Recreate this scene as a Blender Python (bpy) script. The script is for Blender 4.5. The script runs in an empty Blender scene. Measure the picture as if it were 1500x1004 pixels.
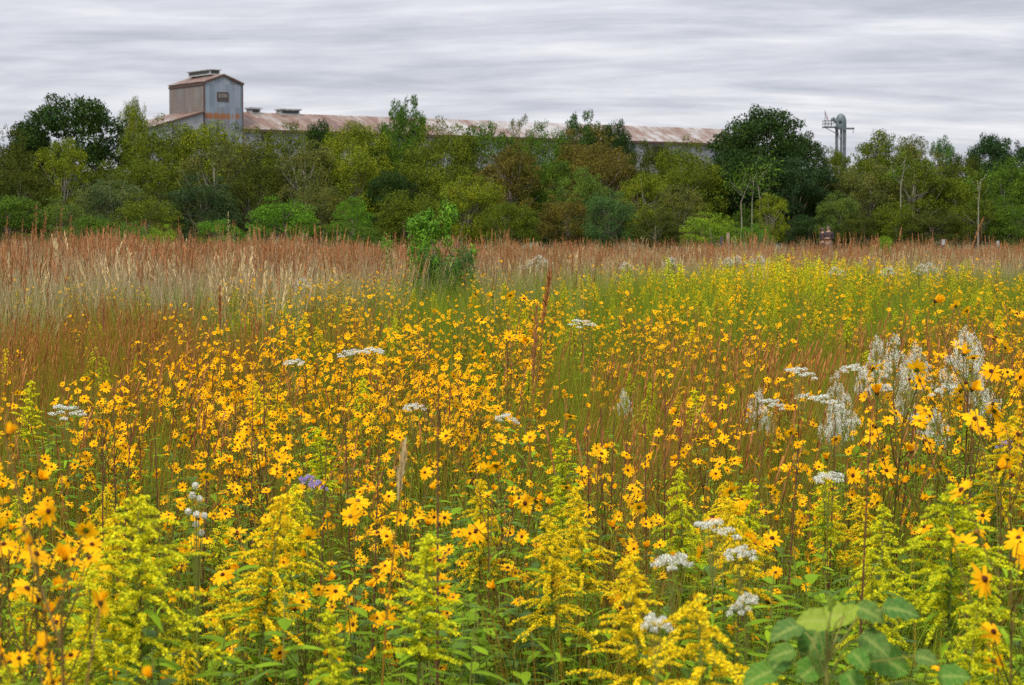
import bpy, math, random
import numpy as np
from mathutils import Vector, Matrix, Euler
PI = math.pi
R = math.radians
sc = bpy.context.scene
COL = sc.collection
H = 2.2            # camera height
F = 3178.0         # focal length in photo pixels (1500 wide)
HOR = 340.0        # horizon row in photo
rs = np.random.RandomState(7)
random.seed(7)

# ------------------------------------------------------------------ terrain
def gz(x, y):
    t = min(1.0, max(0.0, (y - 55.0) / 60.0))
    return 0.85 * t * t * (3 - 2 * t) + 0.03 * math.sin(x * .9 + y * .4) + 0.03 * math.sin(x * .35 - y * .8)

def gx(px, D):
    return (px - 750.0) / F * D

def pz(py, D):
    return H - (py - HOR) / F * D

# ------------------------------------------------------------------ mesh builder
class MB:
    def __init__(s):
        s.v = []; s.n = 0; s.f = []; s.m = []
    def add(s, verts, faces, mat=0):
        b = s.n
        s.v.append(np.asarray(verts, dtype=float).reshape(-1, 3))
        s.n += len(s.v[-1])
        for f in faces:
            s.f.append([i + b for i in f])
        s.m.extend([mat] * len(faces))
    def append(s, o, M=None, matmap=None):
        if not o.n: return
        v = np.concatenate(o.v)
        if M is not None:
            A = np.array(M)
            v = v @ A[:3, :3].T + A[:3, 3]
        b = s.n
        s.v.append(v); s.n += len(v)
        s.f.extend([[i + b for i in f] for f in o.f])
        s.m.extend([(matmap[k] if matmap else k) for k in o.m])
    def tube(s, pts, rad, n=5, mat=0, cap=False):
        pts = [np.asarray(p, float) for p in pts]
        vs = []; fs = []
        for i, p in enumerate(pts):
            d = pts[min(i + 1, len(pts) - 1)] - pts[max(i - 1, 0)]
            d = d / (np.linalg.norm(d) + 1e-9)
            a = np.array([1., 0, 0]) if abs(d[0]) < .8 else np.array([0, 1., 0])
            u = np.cross(d, a); u /= np.linalg.norm(u) + 1e-9
            w = np.cross(d, u)
            r = rad[i] if hasattr(rad, '__len__') else rad
            for k in range(n):
                t = 2 * PI * k / n
                vs.append(p + (u * math.cos(t) + w * math.sin(t)) * r)
        for i in range(len(pts) - 1):
            for k in range(n):
                k2 = (k + 1) % n
                fs.append([i * n + k, i * n + k2, (i + 1) * n + k2, (i + 1) * n + k])
        if cap:
            fs.append(list(range(n))[::-1]); fs.append([(len(pts) - 1) * n + k for k in range(n)])
        s.add(vs, fs, mat)
    def ribbon(s, pts, wid, side, mat=0, fold=0.0, up=None):
        """blade / leaf: widths along pts, optional fold (3 verts across)"""
        side = np.asarray(side, float); side = side / (np.linalg.norm(side) + 1e-9)
        pts = [np.asarray(p, float) for p in pts]
        vs = []; fs = []
        n = len(pts)
        if fold:
            d = pts[-1] - pts[0]
            nn = np.cross(side, d); nn /= np.linalg.norm(nn) + 1e-9
            for p, w in zip(pts, wid):
                vs += [p - side * w + nn * fold * w, p, p + side * w + nn * fold * w]
            for i in range(n - 1):
                a = 3 * i
                fs += [[a, a + 1, a + 4, a + 3], [a + 1, a + 2, a + 5, a + 4]]
        else:
            for p, w in zip(pts, wid):
                vs += [p - side * w, p + side * w]
            for i in range(n - 1):
                a = 2 * i
                fs.append([a, a + 1, a + 3, a + 2])
        s.add(vs, fs, mat)
    def quads(s, c, nrm, size, aspect=1.0, mat=0):
        """many loose leaf quads (kite shaped)"""
        c = np.asarray(c); N = len(c)
        nrm = nrm / (np.linalg.norm(nrm, axis=1)[:, None] + 1e-9)
        a = rs.normal(size=(N, 3))
        u = np.cross(nrm, a); u /= np.linalg.norm(u, axis=1)[:, None] + 1e-9
        w = np.cross(nrm, u)
        sz = (size * np.ones(N))[:, None]
        u = u * sz; w = w * sz * aspect
        v = np.stack([c - u, c - w * .8 - u * .1, c + u, c + w * .8 - u * .1], axis=1).reshape(-1, 3)
        b = s.n
        s.v.append(v); s.n += len(v)
        idx = (np.arange(N * 4).reshape(N, 4) + b).tolist()
        s.f.extend(idx); s.m.extend([mat] * N)
    def box(s, a, b, mat=0, M=None):
        x0, y0, z0 = a; x1, y1, z1 = b
        v = np.array([[x0, y0, z0], [x1, y0, z0], [x1, y1, z0], [x0, y1, z0], [x0, y0, z1], [x1, y0, z1], [x1, y1, z1], [x0, y1, z1]], float)
        if M is not None:
            A = np.array(M); v = v @ A[:3, :3].T + A[:3, 3]
        s.add(v, [[0, 3, 2, 1], [4, 5, 6, 7], [0, 1, 5, 4], [1, 2, 6, 5], [2, 3, 7, 6], [3, 0, 4, 7]], mat)
    def mesh(s, name, mats, smooth=False):
        me = bpy.data.meshes.new(name)
        me.from_pydata(np.concatenate(s.v).tolist(), [], s.f)
        for m in mats: me.materials.append(m)
        me.polygons.foreach_set('material_index', s.m)
        if smooth: me.polygons.foreach_set('use_smooth', [True] * len(s.f))
        me.update()
        return me

def link(name, data, parent=None, loc=None, rot=None, scale=None):
    o = bpy.data.objects.new(name, data)
    COL.objects.link(o)
    if parent: o.parent = parent
    if loc is not None: o.location = loc
    if rot is not None: o.rotation_euler = rot
    if scale is not None: o.scale = scale
    return o

def tag(o, label=None, cat=None, group=None, kind=None):
    if label: o['label'] = label
    if cat: o['category'] = cat
    if group: o['group'] = group
    if kind: o['kind'] = kind
    return o

# ------------------------------------------------------------------ materials
def newmat(name):
    m = bpy.data.materials.new(name); m.use_nodes = True
    nt = m.node_tree
    for n in list(nt.nodes): nt.nodes.remove(n)
    out = nt.nodes.new('ShaderNodeOutputMaterial')
    return m, nt, out

def N(nt, t, **kw):
    n = nt.nodes.new(t)
    for k, v in kw.items():
        if k == 'ins':
            for a, b in v.items():
                n.inputs[a].default_value = b
        else: setattr(n, k, v)
    return n

def mixc(nt, fac, a, b, blend='MIX'):
    n = nt.nodes.new('ShaderNodeMix'); n.data_type = 'RGBA'; n.blend_type = blend
    for sock, val in ((n.inputs[0], fac), (n.inputs[6], a), (n.inputs[7], b)):
        if isinstance(val, bpy.types.NodeSocket): nt.links.new(val, sock)
        elif hasattr(val, '__len__'): sock.default_value = tuple(val) + ((1,) if len(val) == 3 else ())
        else: sock.default_value = val
    return n.outputs[2]

def mth(nt, op, a, b=None, clamp=False):
    n = nt.nodes.new('ShaderNodeMath'); n.operation = op; n.use_clamp = clamp
    for sock, val in ((n.inputs[0], a), (n.inputs[1], b)):
        if val is None: continue
        if isinstance(val, bpy.types.NodeSocket): nt.links.new(val, sock)
        else: sock.default_value = val
    return n.outputs[0]

def ramp(nt, fac, stops):
    n = nt.nodes.new('ShaderNodeValToRGB')
    el = n.color_ramp.elements
    while len(el) < len(stops): el.new(0.5)
    for e, (p, c) in zip(el, stops):
        e.position = p; e.color = tuple(c) + ((1,) if len(c) == 3 else ())
    nt.links.new(fac, n.inputs[0])
    return n.outputs[0]

def plant_mat(name, c1, c2, c3=None, trans=0.25, rough=0.8, spec=0.08, islv=0.35, noise=None):
    """c1..c2 per leaf, c3 per plant; slightly translucent"""
    m, nt, out = newmat(name)
    g = N(nt, 'ShaderNodeNewGeometry'); oi = N(nt, 'ShaderNodeObjectInfo')
    col = mixc(nt, g.outputs['Random Per Island'], c1, c2)
    if c3 is not None:
        f = mth(nt, 'MULTIPLY', oi.outputs['Random'], 0.8)
        col = mixc(nt, f, col, c3)
    v = mth(nt, 'ADD', mth(nt, 'MULTIPLY', g.outputs['Random Per Island'], islv * 2), 1 - islv)
    if noise:
        tc = N(nt, 'ShaderNodeTexCoord')
        no = N(nt, 'ShaderNodeTexNoise', ins={'Scale': noise, 'Detail': 2.0})
        nt.links.new(tc.outputs['Object'], no.inputs['Vector'])
        v = mth(nt, 'MULTIPLY', v, mth(nt, 'ADD', mth(nt, 'MULTIPLY', no.outputs[0], .8), .6))
    hs = N(nt, 'ShaderNodeHueSaturation'); nt.links.new(col, hs.inputs['Color']); nt.links.new(v, hs.inputs['Value'])
    p = N(nt, 'ShaderNodeBsdfPrincipled', ins={'Roughness': rough, 'Specular IOR Level': spec})
    nt.links.new(hs.outputs[0], p.inputs['Base Color'])
    if trans:
        t = N(nt, 'ShaderNodeBsdfTranslucent'); nt.links.new(hs.outputs[0], t.inputs['Color'])
        mx = N(nt, 'ShaderNodeMixShader'); mx.inputs[0].default_value = trans
        nt.links.new(p.outputs[0], mx.inputs[1]); nt.links.new(t.outputs[0], mx.inputs[2])
        nt.links.new(mx.outputs[0], out.inputs[0])
    else: nt.links.new(p.outputs[0], out.inputs[0])
    return m

M = {}
M['petal'] = plant_mat('sunflower_petal', (.93, .44, .003), (.97, .58, .008), (.95, .46, .003), trans=.42, rough=.8, islv=.10)
M['disc'] = plant_mat('flower_disc', (.045, .012, .006), (.09, .028, .01), trans=0, rough=.8, islv=.3)
M['discg'] = plant_mat('flower_disc_young', (.30, .17, .02), (.20, .09, .02), trans=0, rough=.8)
M['stemr'] = plant_mat('reddish_stem', (.16, .062, .024), (.10, .07, .022), (.12, .10, .02), trans=0, islv=.2)
M['stemg'] = plant_mat('green_stem', (.17, .20, .035), (.22, .17, .05), (.14, .19, .03), trans=0, islv=.2)
M['leaf'] = plant_mat('meadow_leaf', (.10, .20, .008), (.20, .30, .012), (.15, .24, .008), trans=.2, rough=.8, islv=.3)
M['leafd'] = plant_mat('dark_leaf', (.07, .145, .008), (.12, .21, .012), (.065, .125, .008), trans=.28, rough=.55, islv=.3, spec=.2)
M['gold'] = plant_mat('goldenrod_floret', (.66, .62, .010), (.90, .76, .02), (.54, .58, .010), trans=.25, islv=.2)
M['goldo'] = plant_mat('golden_floret', (.84, .60, .010), (.90, .68, .015), trans=.25, islv=.15)
M['white'] = plant_mat('white_floret', (.56, .57, .46), (.76, .76, .68), (.66, .65, .54), trans=.2, islv=.12)
M['purple'] = plant_mat('purple_floret', (.34, .26, .55), (.45, .36, .62), trans=.2, islv=.12)
M['gbrown'] = plant_mat('russet_grass', (.22, .095, .012), (.33, .17, .025), (.18, .14, .015), trans=.2, islv=.3)
M['ggreen'] = plant_mat('green_grass', (.10, .185, .008), (.20, .26, .015), (.16, .17, .012), trans=.18, islv=.3)
M['gtan'] = plant_mat('tan_grass', (.32, .225, .125), (.46, .34, .215), (.24, .235, .085), trans=.15, islv=.25)
M['grust'] = plant_mat('rust_seedhead', (.28, .10, .03), (.42, .19, .075), (.27, .12, .05), trans=.15, islv=.3)
M['gmar'] = plant_mat('maroon_seedhead', (.24, .07, .022), (.36, .16, .05), trans=.15, islv=.35)
M['straw'] = plant_mat('straw_seedhead', (.42, .30, .14), (.55, .42, .22), trans=.15, islv=.3)
M['dstalk'] = plant_mat('dark_stalk', (.085, .035, .022), (.13, .055, .03), trans=0, islv=.2)

def crown_mat():
    m, nt, out = newmat('tree_foliage')
    g = N(nt, 'ShaderNodeNewGeometry'); oi = N(nt, 'ShaderNodeObjectInfo'); tc = N(nt, 'ShaderNodeTexCoord')
    no = N(nt, 'ShaderNodeTexNoise', ins={'Scale': .55, 'Detail': 3.0}); nt.links.new(tc.outputs['Object'], no.inputs['Vector'])
    no2 = N(nt, 'ShaderNodeTexNoise', ins={'Scale': 1.1, 'Detail': 2.0}); nt.links.new(tc.outputs['Object'], no2.inputs['Vector'])
    warm = mixc(nt, 1.0, oi.outputs['Color'], (1.5, 1.3, .85), 'MULTIPLY')
    f = mth(nt, 'SUBTRACT', mth(nt, 'MULTIPLY', no.outputs[0], 4.5), 1.9, True)
    col = mixc(nt, f, oi.outputs['Color'], warm)
    brown = mixc(nt, 1.0, oi.outputs['Color'], (1.35, 1.02, 1.0), 'MULTIPLY')
    f2 = mth(nt, 'SUBTRACT', mth(nt, 'MULTIPLY', no2.outputs[0], 4.0), 2.25, True)
    col = mixc(nt, f2, col, brown)
    v = mth(nt, 'MULTIPLY', mth(nt, 'ADD', g.outputs['Random Per Island'], .5), mth(nt, 'ADD', mth(nt, 'MULTIPLY', no2.outputs[0], .8), .6))
    hs = N(nt, 'ShaderNodeHueSaturation', ins={'Value': 1.0}); nt.links.new(col, hs.inputs['Color']); nt.links.new(mth(nt, 'MULTIPLY', v, .79), hs.inputs['Value'])
    p = N(nt, 'ShaderNodeBsdfPrincipled', ins={'Roughness': .8, 'Specular IOR Level': .08})
    nt.links.new(hs.outputs[0], p.inputs['Base Color'])
    t = N(nt, 'ShaderNodeBsdfTranslucent'); nt.links.new(hs.outputs[0], t.inputs['Color'])
    mx = N(nt, 'ShaderNodeMixShader'); mx.inputs[0].default_value = .14
    nt.links.new(p.outputs[0], mx.inputs[1]); nt.links.new(t.outputs[0], mx.inputs[2]); nt.links.new(mx.outputs[0], out.inputs[0])
    return m
M['crown'] = crown_mat()
M['bark'] = plant_mat('bark', (.13, .11, .085), (.2, .17, .13), trans=0, islv=.25, noise=6)
M['barkp'] = plant_mat('pale_bark', (.22, .20, .15), (.28, .25, .19), trans=0, islv=.2, noise=6)

def simple(name, col, rough=.6, metal=0., noise=None, col2=None):
    m, nt, out = newmat(name)
    p = N(nt, 'ShaderNodeBsdfPrincipled', ins={'Roughness': rough, 'Metallic': metal})
    if noise:
        tc = N(nt, 'ShaderNodeTexCoord')
        no = N(nt, 'ShaderNodeTexNoise', ins={'Scale': noise, 'Detail': 6.0}); nt.links.new(tc.outputs['Object'], no.inputs['Vector'])
        nt.links.new(ramp(nt, no.outputs[0], [(.35, col), (.65, col2 or tuple(c * .6 for c in col))]), p.inputs['Base Color'])
    else: p.inputs['Base Color'].default_value = (*col, 1)
    nt.links.new(p.outputs[0], out.inputs[0])
    return m

def tin_wall(name, base, base2, rustamt, band=None):
    """corrugated sheet: sheets vary along the wall, rust streaks run down"""
    m, nt, out = newmat(name)
    tc = N(nt, 'ShaderNodeTexCoord'); sp = N(nt, 'ShaderNodeSeparateXYZ'); nt.links.new(tc.outputs['Object'], sp.inputs[0])
    u = mth(nt, 'ADD', sp.outputs[0], sp.outputs[1]); z = sp.outputs[2]
    # sheet index
    cb = N(nt, 'ShaderNodeCombineXYZ')
    nt.links.new(mth(nt, 'FLOOR', mth(nt, 'DIVIDE', u, .8)), cb.inputs[0]); nt.links.new(mth(nt, 'FLOOR', mth(nt, 'DIVIDE', z, 3.1)), cb.inputs[1])
    wn = N(nt, 'ShaderNodeTexWhiteNoise', noise_dimensions='3D'); nt.links.new(cb.outputs[0], wn.inputs['Vector'])
    col = mixc(nt, wn.outputs[0], base, base2)
    cs = N(nt, 'ShaderNodeCombineXYZ'); nt.links.new(mth(nt, 'MULTIPLY', u, 1.3), cs.inputs[0]); nt.links.new(mth(nt, 'MULTIPLY', z, .16), cs.inputs[2])
    st = N(nt, 'ShaderNodeTexNoise', ins={'Scale': 1.0, 'Detail': 6.0, 'Roughness': .65}); nt.links.new(cs.outputs[0], st.inputs['Vector'])
    bl = N(nt, 'ShaderNodeTexNoise', ins={'Scale': .35, 'Detail': 4.0}); nt.links.new(tc.outputs['Object'], bl.inputs['Vector'])
    f = mth(nt, 'SUBTRACT', mth(nt, 'ADD', mth(nt, 'MULTIPLY', st.outputs[0], 5.0), mth(nt, 'MULTIPLY', bl.outputs[0], 2.5)), 4.3 - rustamt, True)
    col = mixc(nt, mth(nt, 'MULTIPLY', f, .75), col, (.15, .09, .06))
    dirt = mixc(nt, mth(nt, 'MULTIPLY', bl.outputs[0], .45), col, (.14, .13, .125))
    col = dirt
    if band:
        b1 = mth(nt, 'SUBTRACT', 1.0, mth(nt, 'DIVIDE', mth(nt, 'ABSOLUTE', mth(nt, 'SUBTRACT', z, band)), .55), True)
        bn = mth(nt, 'MULTIPLY', mth(nt, 'MULTIPLY', b1, 2.2), mth(nt, 'SUBTRACT', mth(nt, 'MULTIPLY', st.outputs[0], 9), 4.0, True), True)
        col = mixc(nt, bn, col, (.22, .09, .035))
    wv = N(nt, 'ShaderNodeTexWave', ins={'Scale': 1.2}); wv.bands_direction = 'X'
    cw = N(nt, 'ShaderNodeCombineXYZ'); nt.links.new(u, cw.inputs[0]); nt.links.new(cw.outputs[0], wv.inputs['Vector'])
    bp = N(nt, 'ShaderNodeBump', ins={'Strength': .25, 'Distance': .03}); nt.links.new(wv.outputs[1], bp.inputs['Height'])
    p = N(nt, 'ShaderNodeBsdfPrincipled', ins={'Roughness': .55, 'Metallic': .15})
    nt.links.new(col, p.inputs['Base Color']); nt.links.new(bp.outputs[0], p.inputs['Normal']); nt.links.new(p.outputs[0], out.inputs[0])
    return m
M['tin'] = tin_wall('galvanised_wall', (.11, .15, .205), (.235, .285, .35), .5, band=17.35)
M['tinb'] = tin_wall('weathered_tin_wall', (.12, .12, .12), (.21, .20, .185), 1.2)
M['tins'] = tin_wall('pale_tin_wall', (.26, .28, .32), (.38, .40, .44), .1)

def tin_roof():
    m, nt, out = newmat('rusty_roof')
    tc = N(nt, 'ShaderNodeTexCoord'); sp = N(nt, 'ShaderNodeSeparateXYZ'); nt.links.new(tc.outputs['Object'], sp.inputs[0])
    cb = N(nt, 'ShaderNodeCombineXYZ'); nt.links.new(mth(nt, 'MULTIPLY', sp.outputs[0], .6), cb.inputs[0]); nt.links.new(mth(nt, 'MULTIPLY', sp.outputs[1], .25), cb.inputs[1])
    a = N(nt, 'ShaderNodeTexNoise', ins={'Scale': .8, 'Detail': 8.0, 'Roughness': .75}); nt.links.new(cb.outputs[0], a.inputs['Vector'])
    b = N(nt, 'ShaderNodeTexNoise', ins={'Scale': .09, 'Detail': 3.0}); nt.links.new(tc.outputs['Object'], b.inputs['Vector'])
    s = mth(nt, 'ADD', mth(nt, 'MULTIPLY', a.outputs[0], .6), mth(nt, 'MULTIPLY', b.outputs[0], .5))
    col = ramp(nt, s, [(.43, (.08, .042, .028)), (.50, (.15, .080, .052)), (.55, (.185, .14, .11)), (.62, (.31, .29, .275))])
    p = N(nt, 'ShaderNodeBsdfPrincipled', ins={'Roughness': .6}); nt.links.new(col, p.inputs['Base Color']); nt.links.new(p.outputs[0], out.inputs[0])
    return m
M['roof'] = tin_roof()
M['trim'] = simple('rusty_trim', (.065, .03, .022), .7)
M['void'] = simple('dark_opening', (.05, .05, .05), .8)
M['louv'] = simple('old_louvre', (.22, .19, .17), .7, noise=3)
M['steel'] = simple('grey_steel', (.12, .14, .155), .5, .3, noise=2)
M['tank'] = simple('weathered_blue_steel', (.12, .165, .175), .5, .2, noise=1.2)
M['vent'] = simple('grey_vent_metal', (.40, .41, .41), .5, .2, noise=1.5)
M['wood'] = simple('weathered_wood', (.30, .20, .14), .8, noise=5)
M['woodd'] = simple('dark_wood', (.05, .045, .045), .8)
M['wpaint'] = simple('white_paint', (.7, .7, .7), .6)

# ------------------------------------------------------------------ world, sun, camera
w = bpy.data.worlds.new('World'); sc.world = w; w.use_nodes = True
nt = w.node_tree
for n in list(nt.nodes): nt.nodes.remove(n)
out = N(nt, 'ShaderNodeOutputWorld'); bg = N(nt, 'ShaderNodeBackground', ins={'Strength': .1})
SE, SR = R(52), R(205)
sky = N(nt, 'ShaderNodeTexSky'); sky.sky_type = 'NISHITA'; sky.sun_disc = False; sky.sun_elevation = SE; sky.sun_rotation = SR
tc = N(nt, 'ShaderNodeTexCoord'); sp = N(nt, 'ShaderNodeSeparateXYZ'); nt.links.new(tc.outputs['Generated'], sp.inputs[0])
zc = mth(nt, 'ADD', mth(nt, 'MAXIMUM', sp.outputs[2], 0.0), .12)
cb = N(nt, 'ShaderNodeCombineXYZ')
nt.links.new(mth(nt, 'DIVIDE', sp.outputs[0], zc), cb.inputs[0]); nt.links.new(mth(nt, 'DIVIDE', sp.outputs[1], zc), cb.inputs[1])
mp = N(nt, 'ShaderNodeMapping'); mp.inputs['Scale'].default_value = (.75, 1.75, 1); mp.inputs['Rotation'].default_value = (0, 0, R(9)); mp.inputs['Location'].default_value = (3.1, 1.7, 0)
nt.links.new(cb.outputs[0], mp.inputs[0])
n1 = N(nt, 'ShaderNodeTexNoise', ins={'Scale': 1.0, 'Detail': 7.0, 'Roughness': .58, 'Distortion': .9}); nt.links.new(mp.outputs[0], n1.inputs['Vector'])
mp2 = N(nt, 'ShaderNodeMapping'); mp2.inputs['Scale'].default_value = (.12, .4, 1); nt.links.new(cb.outputs[0], mp2.inputs[0])
n2 = N(nt, 'ShaderNodeTexNoise', ins={'Scale': 1.3, 'Detail': 3.0}); nt.links.new(mp2.outputs[0], n2.inputs['Vector'])
mp3 = N(nt, 'ShaderNodeMapping'); mp3.inputs['Scale'].default_value = (2.2, 3.4, 1); mp3.inputs['Rotation'].default_value = (0, 0, R(16)); nt.links.new(cb.outputs[0], mp3.inputs[0])
n3 = N(nt, 'ShaderNodeTexNoise', ins={'Scale': 1.3, 'Detail': 5.0, 'Roughness': .6}); nt.links.new(mp3.outputs[0], n3.inputs['Vector'])
s = mth(nt, 'ADD', mth(nt, 'MULTIPLY', n1.outputs[0], .46), mth(nt, 'MULTIPLY', n2.outputs[0], .30)); s = mth(nt, 'ADD', s, mth(nt, 'MULTIPLY', n3.outputs[0], .24))
cl = ramp(nt, s, [(.38, (3.4, 3.6, 4.25)), (.45, (4.5, 4.65, 5.25)), (.52, (5.9, 5.95, 6.45)), (.60, (7.5, 7.45, 7.75))])
# an overcast sky is brighter overhead than at the horizon
zen = mth(nt, 'ADD', mth(nt, 'MULTIPLY', mth(nt, 'SUBTRACT', sp.outputs[2], .15, True), 2.0), 1.0)
cl2 = N(nt, 'ShaderNodeVectorMath', operation='SCALE'); nt.links.new(cl, cl2.inputs[0]); nt.links.new(zen, cl2.inputs['Scale'])
nt.links.new(mixc(nt, .93, sky.outputs[0], cl2.outputs[0]), bg.inputs[0])
nt.links.new(bg.outputs[0], out.inputs[0])
sun = bpy.data.lights.new('sun', 'SUN'); sun.energy = 2.5; sun.angle = R(10); sun.color = (1, .95, .88)
so = link('sun', sun); so.rotation_euler = (R(90) - SE, 0, PI - SR + 0)
# direction towards the sun in world: rotation measured like the sky texture
sd = Vector((math.sin(SR) * math.cos(SE), math.cos(SR) * math.cos(SE), math.sin(SE)))
so.rotation_euler = sd.to_track_quat('Z', 'Y').to_euler()

cam = bpy.data.cameras.new('camera'); co = link('camera', cam)
cam.sensor_width = 23.6; cam.lens = F / 1500 * 23.6; cam.clip_end = 5000; cam.clip_start = .05
co.location = (0, 0, H); co.rotation_euler = (R(90) - math.atan((502 - HOR) / F), 0, 0)
cam.dof.use_dof = True; cam.dof.focus_distance = 14; cam.dof.aperture_fstop = 5.6
sc.camera = co
sc.view_settings.view_transform = 'Standard'; sc.view_settings.look = 'None'; sc.view_settings.exposure = 0.36
sc.cycles.max_bounces = 6; sc.cycles.diffuse_bounces = 2; sc.cycles.transmission_bounces = 4; sc.cycles.glossy_bounces = 2
sc.cycles.use_denoising = False
sc.cycles.filter_width = 1.3

# ------------------------------------------------------------------ ground
def ground():
    xs = np.linspace(-1, 1, 81); xs = np.sign(xs) * np.abs(xs) ** 2.2 * 3000
    ys = np.concatenate([[-400, -60], np.linspace(-10, 150, 81), [180, 240, 320, 500, 900, 1600, 3000]])
    v = [(x, y, gz(x, y) - .02) for y in ys for x in xs]
    n = len(xs); f = [[j * n + i, j * n + i + 1, (j + 1) * n + i + 1, (j + 1) * n + i] for j in range(len(ys) - 1) for i in range(n - 1)]
    b = MB(); b.add(v, f)
    m, nt, out = newmat('meadow_soil')
    tc = N(nt, 'ShaderNodeTexCoord')
    a = N(nt, 'ShaderNodeTexNoise', ins={'Scale': .6, 'Detail': 8.0}); nt.links.new(tc.outputs['Object'], a.inputs['Vector'])
    col = ramp(nt, a.outputs[0], [(.35, (.045, .055, .014)), (.5, (.08, .075, .025)), (.65, (.06, .09, .018))])
    p = N(nt, 'ShaderNodeBsdfPrincipled', ins={'Roughness': .95}); nt.links.new(col, p.inputs['Base Color']); nt.links.new(p.outputs[0], out.inputs[0])
    g = link('ground', b.mesh('ground', [m], True)); tag(g, kind='structure')
ground()

# ------------------------------------------------------------------ plant meshes
PM = [M['stemr'], M['leaf'], M['petal'], M['disc'], M['discg']]   # material slots of a sunflower

def head_petals(b, rr, lod, mat, cup=None):
    n = rr.choice([10, 11, 12, 13, 13]); L0 = rr.uniform(.024, .029); cup = (rr.uniform(-.35, .6) if rr.random() < .8 else rr.uniform(.8, 1.5)) if cup is None else cup
    for k in range(n):
        t = 2 * PI * k / n + rr.uniform(-.12, .12)
        d = np.array([math.cos(t), math.sin(t), 0]); sd_ = np.array([-math.sin(t), math.cos(t), 0])
        L = L0 * rr.uniform(.78, 1.12); c = cup + rr.uniform(-.2, .2); rf = 1 / (1 + 1.6 * max(0, c - .7)); wd = L * rr.uniform(.17, .215)
        zt = sd_ + np.array([0, 0, rr.uniform(-.35, .35)])
        if lod == 0:
            fr = [0.0, .3, .62, .88, 1.0]; wi = [.45, .95, 1.0, .62, .08]
            pts = [d * (.004 + L * q * rf) + np.array([0, 0, L * (c * q - .35 * q * q * abs(c) )]) for q in fr]
            b.ribbon(pts, [wd * x for x in wi], zt, mat)
        else:
            p0 = d * .004; p1 = d * (.004 + L * rf * .55) + np.array([0, 0, L * c * .5]); p2 = d * (.004 + L * rf) + np.array([0, 0, L * c * .7])
            b.add([p0, p1 - zt * wd * 1.05, p2, p1 + zt * wd * 1.05], [[0, 1, 2, 3]], mat)

def head_disc(b, rr, lod, mat):
    r = .0064; n = 8 if lod == 0 else 6
    v = [(0, 0, .0065)]; f = []
    rings = [(.55, .0055), (1.0, .001), (.85, -.004)] if lod == 0 else [(1.0, .001)]
    for q, z in rings:
        for k in range(n): v.append((r * q * math.cos(2 * PI * k / n), r * q * math.sin(2 * PI * k / n), z))
    for k in range(n): f.append([0, 1 + k, 1 + (k + 1) % n])
    for j in range(len(rings) - 1):
        for k in range(n): f.append([1 + j * n + k, 1 + (j + 1) * n + k, 1 + (j + 1) * n + (k + 1) % n, 1 + j * n + (k + 1) % n])
    b.add(v, f, mat)

def head_green(b, rr, mat):
    for k in range(6):
        t = k * PI / 3
        d = np.array([math.cos(t), math.sin(t), 0]); b.ribbon([d * .003 + np.array([0, 0, -.006]), d * .011 + np.array([0, 0, -.003])], [.003, .0006], np.array([-math.sin(t), math.cos(t), 0]), mat)

def leaf(b, p, az, L, wd, droop, mat, up=.5, seg=3, fold=.25, roll=0):
    d = np.array([math.cos(az), math.sin(az), 0]); side = np.array([-math.sin(az), math.cos(az), roll])
    pts = []; wi = []
    for i in range(seg + 1):
        q = i / seg
        pts.append(p + d * L * q + np.array([0, 0, L * (up * q - droop * q * q)]))
        wi.append(wd * (math.sin(PI * (q * .86 + .10)) ** .8) if i < seg else wd * .06)
    b.ribbon(pts, wi, side, mat, fold=fold)

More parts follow.
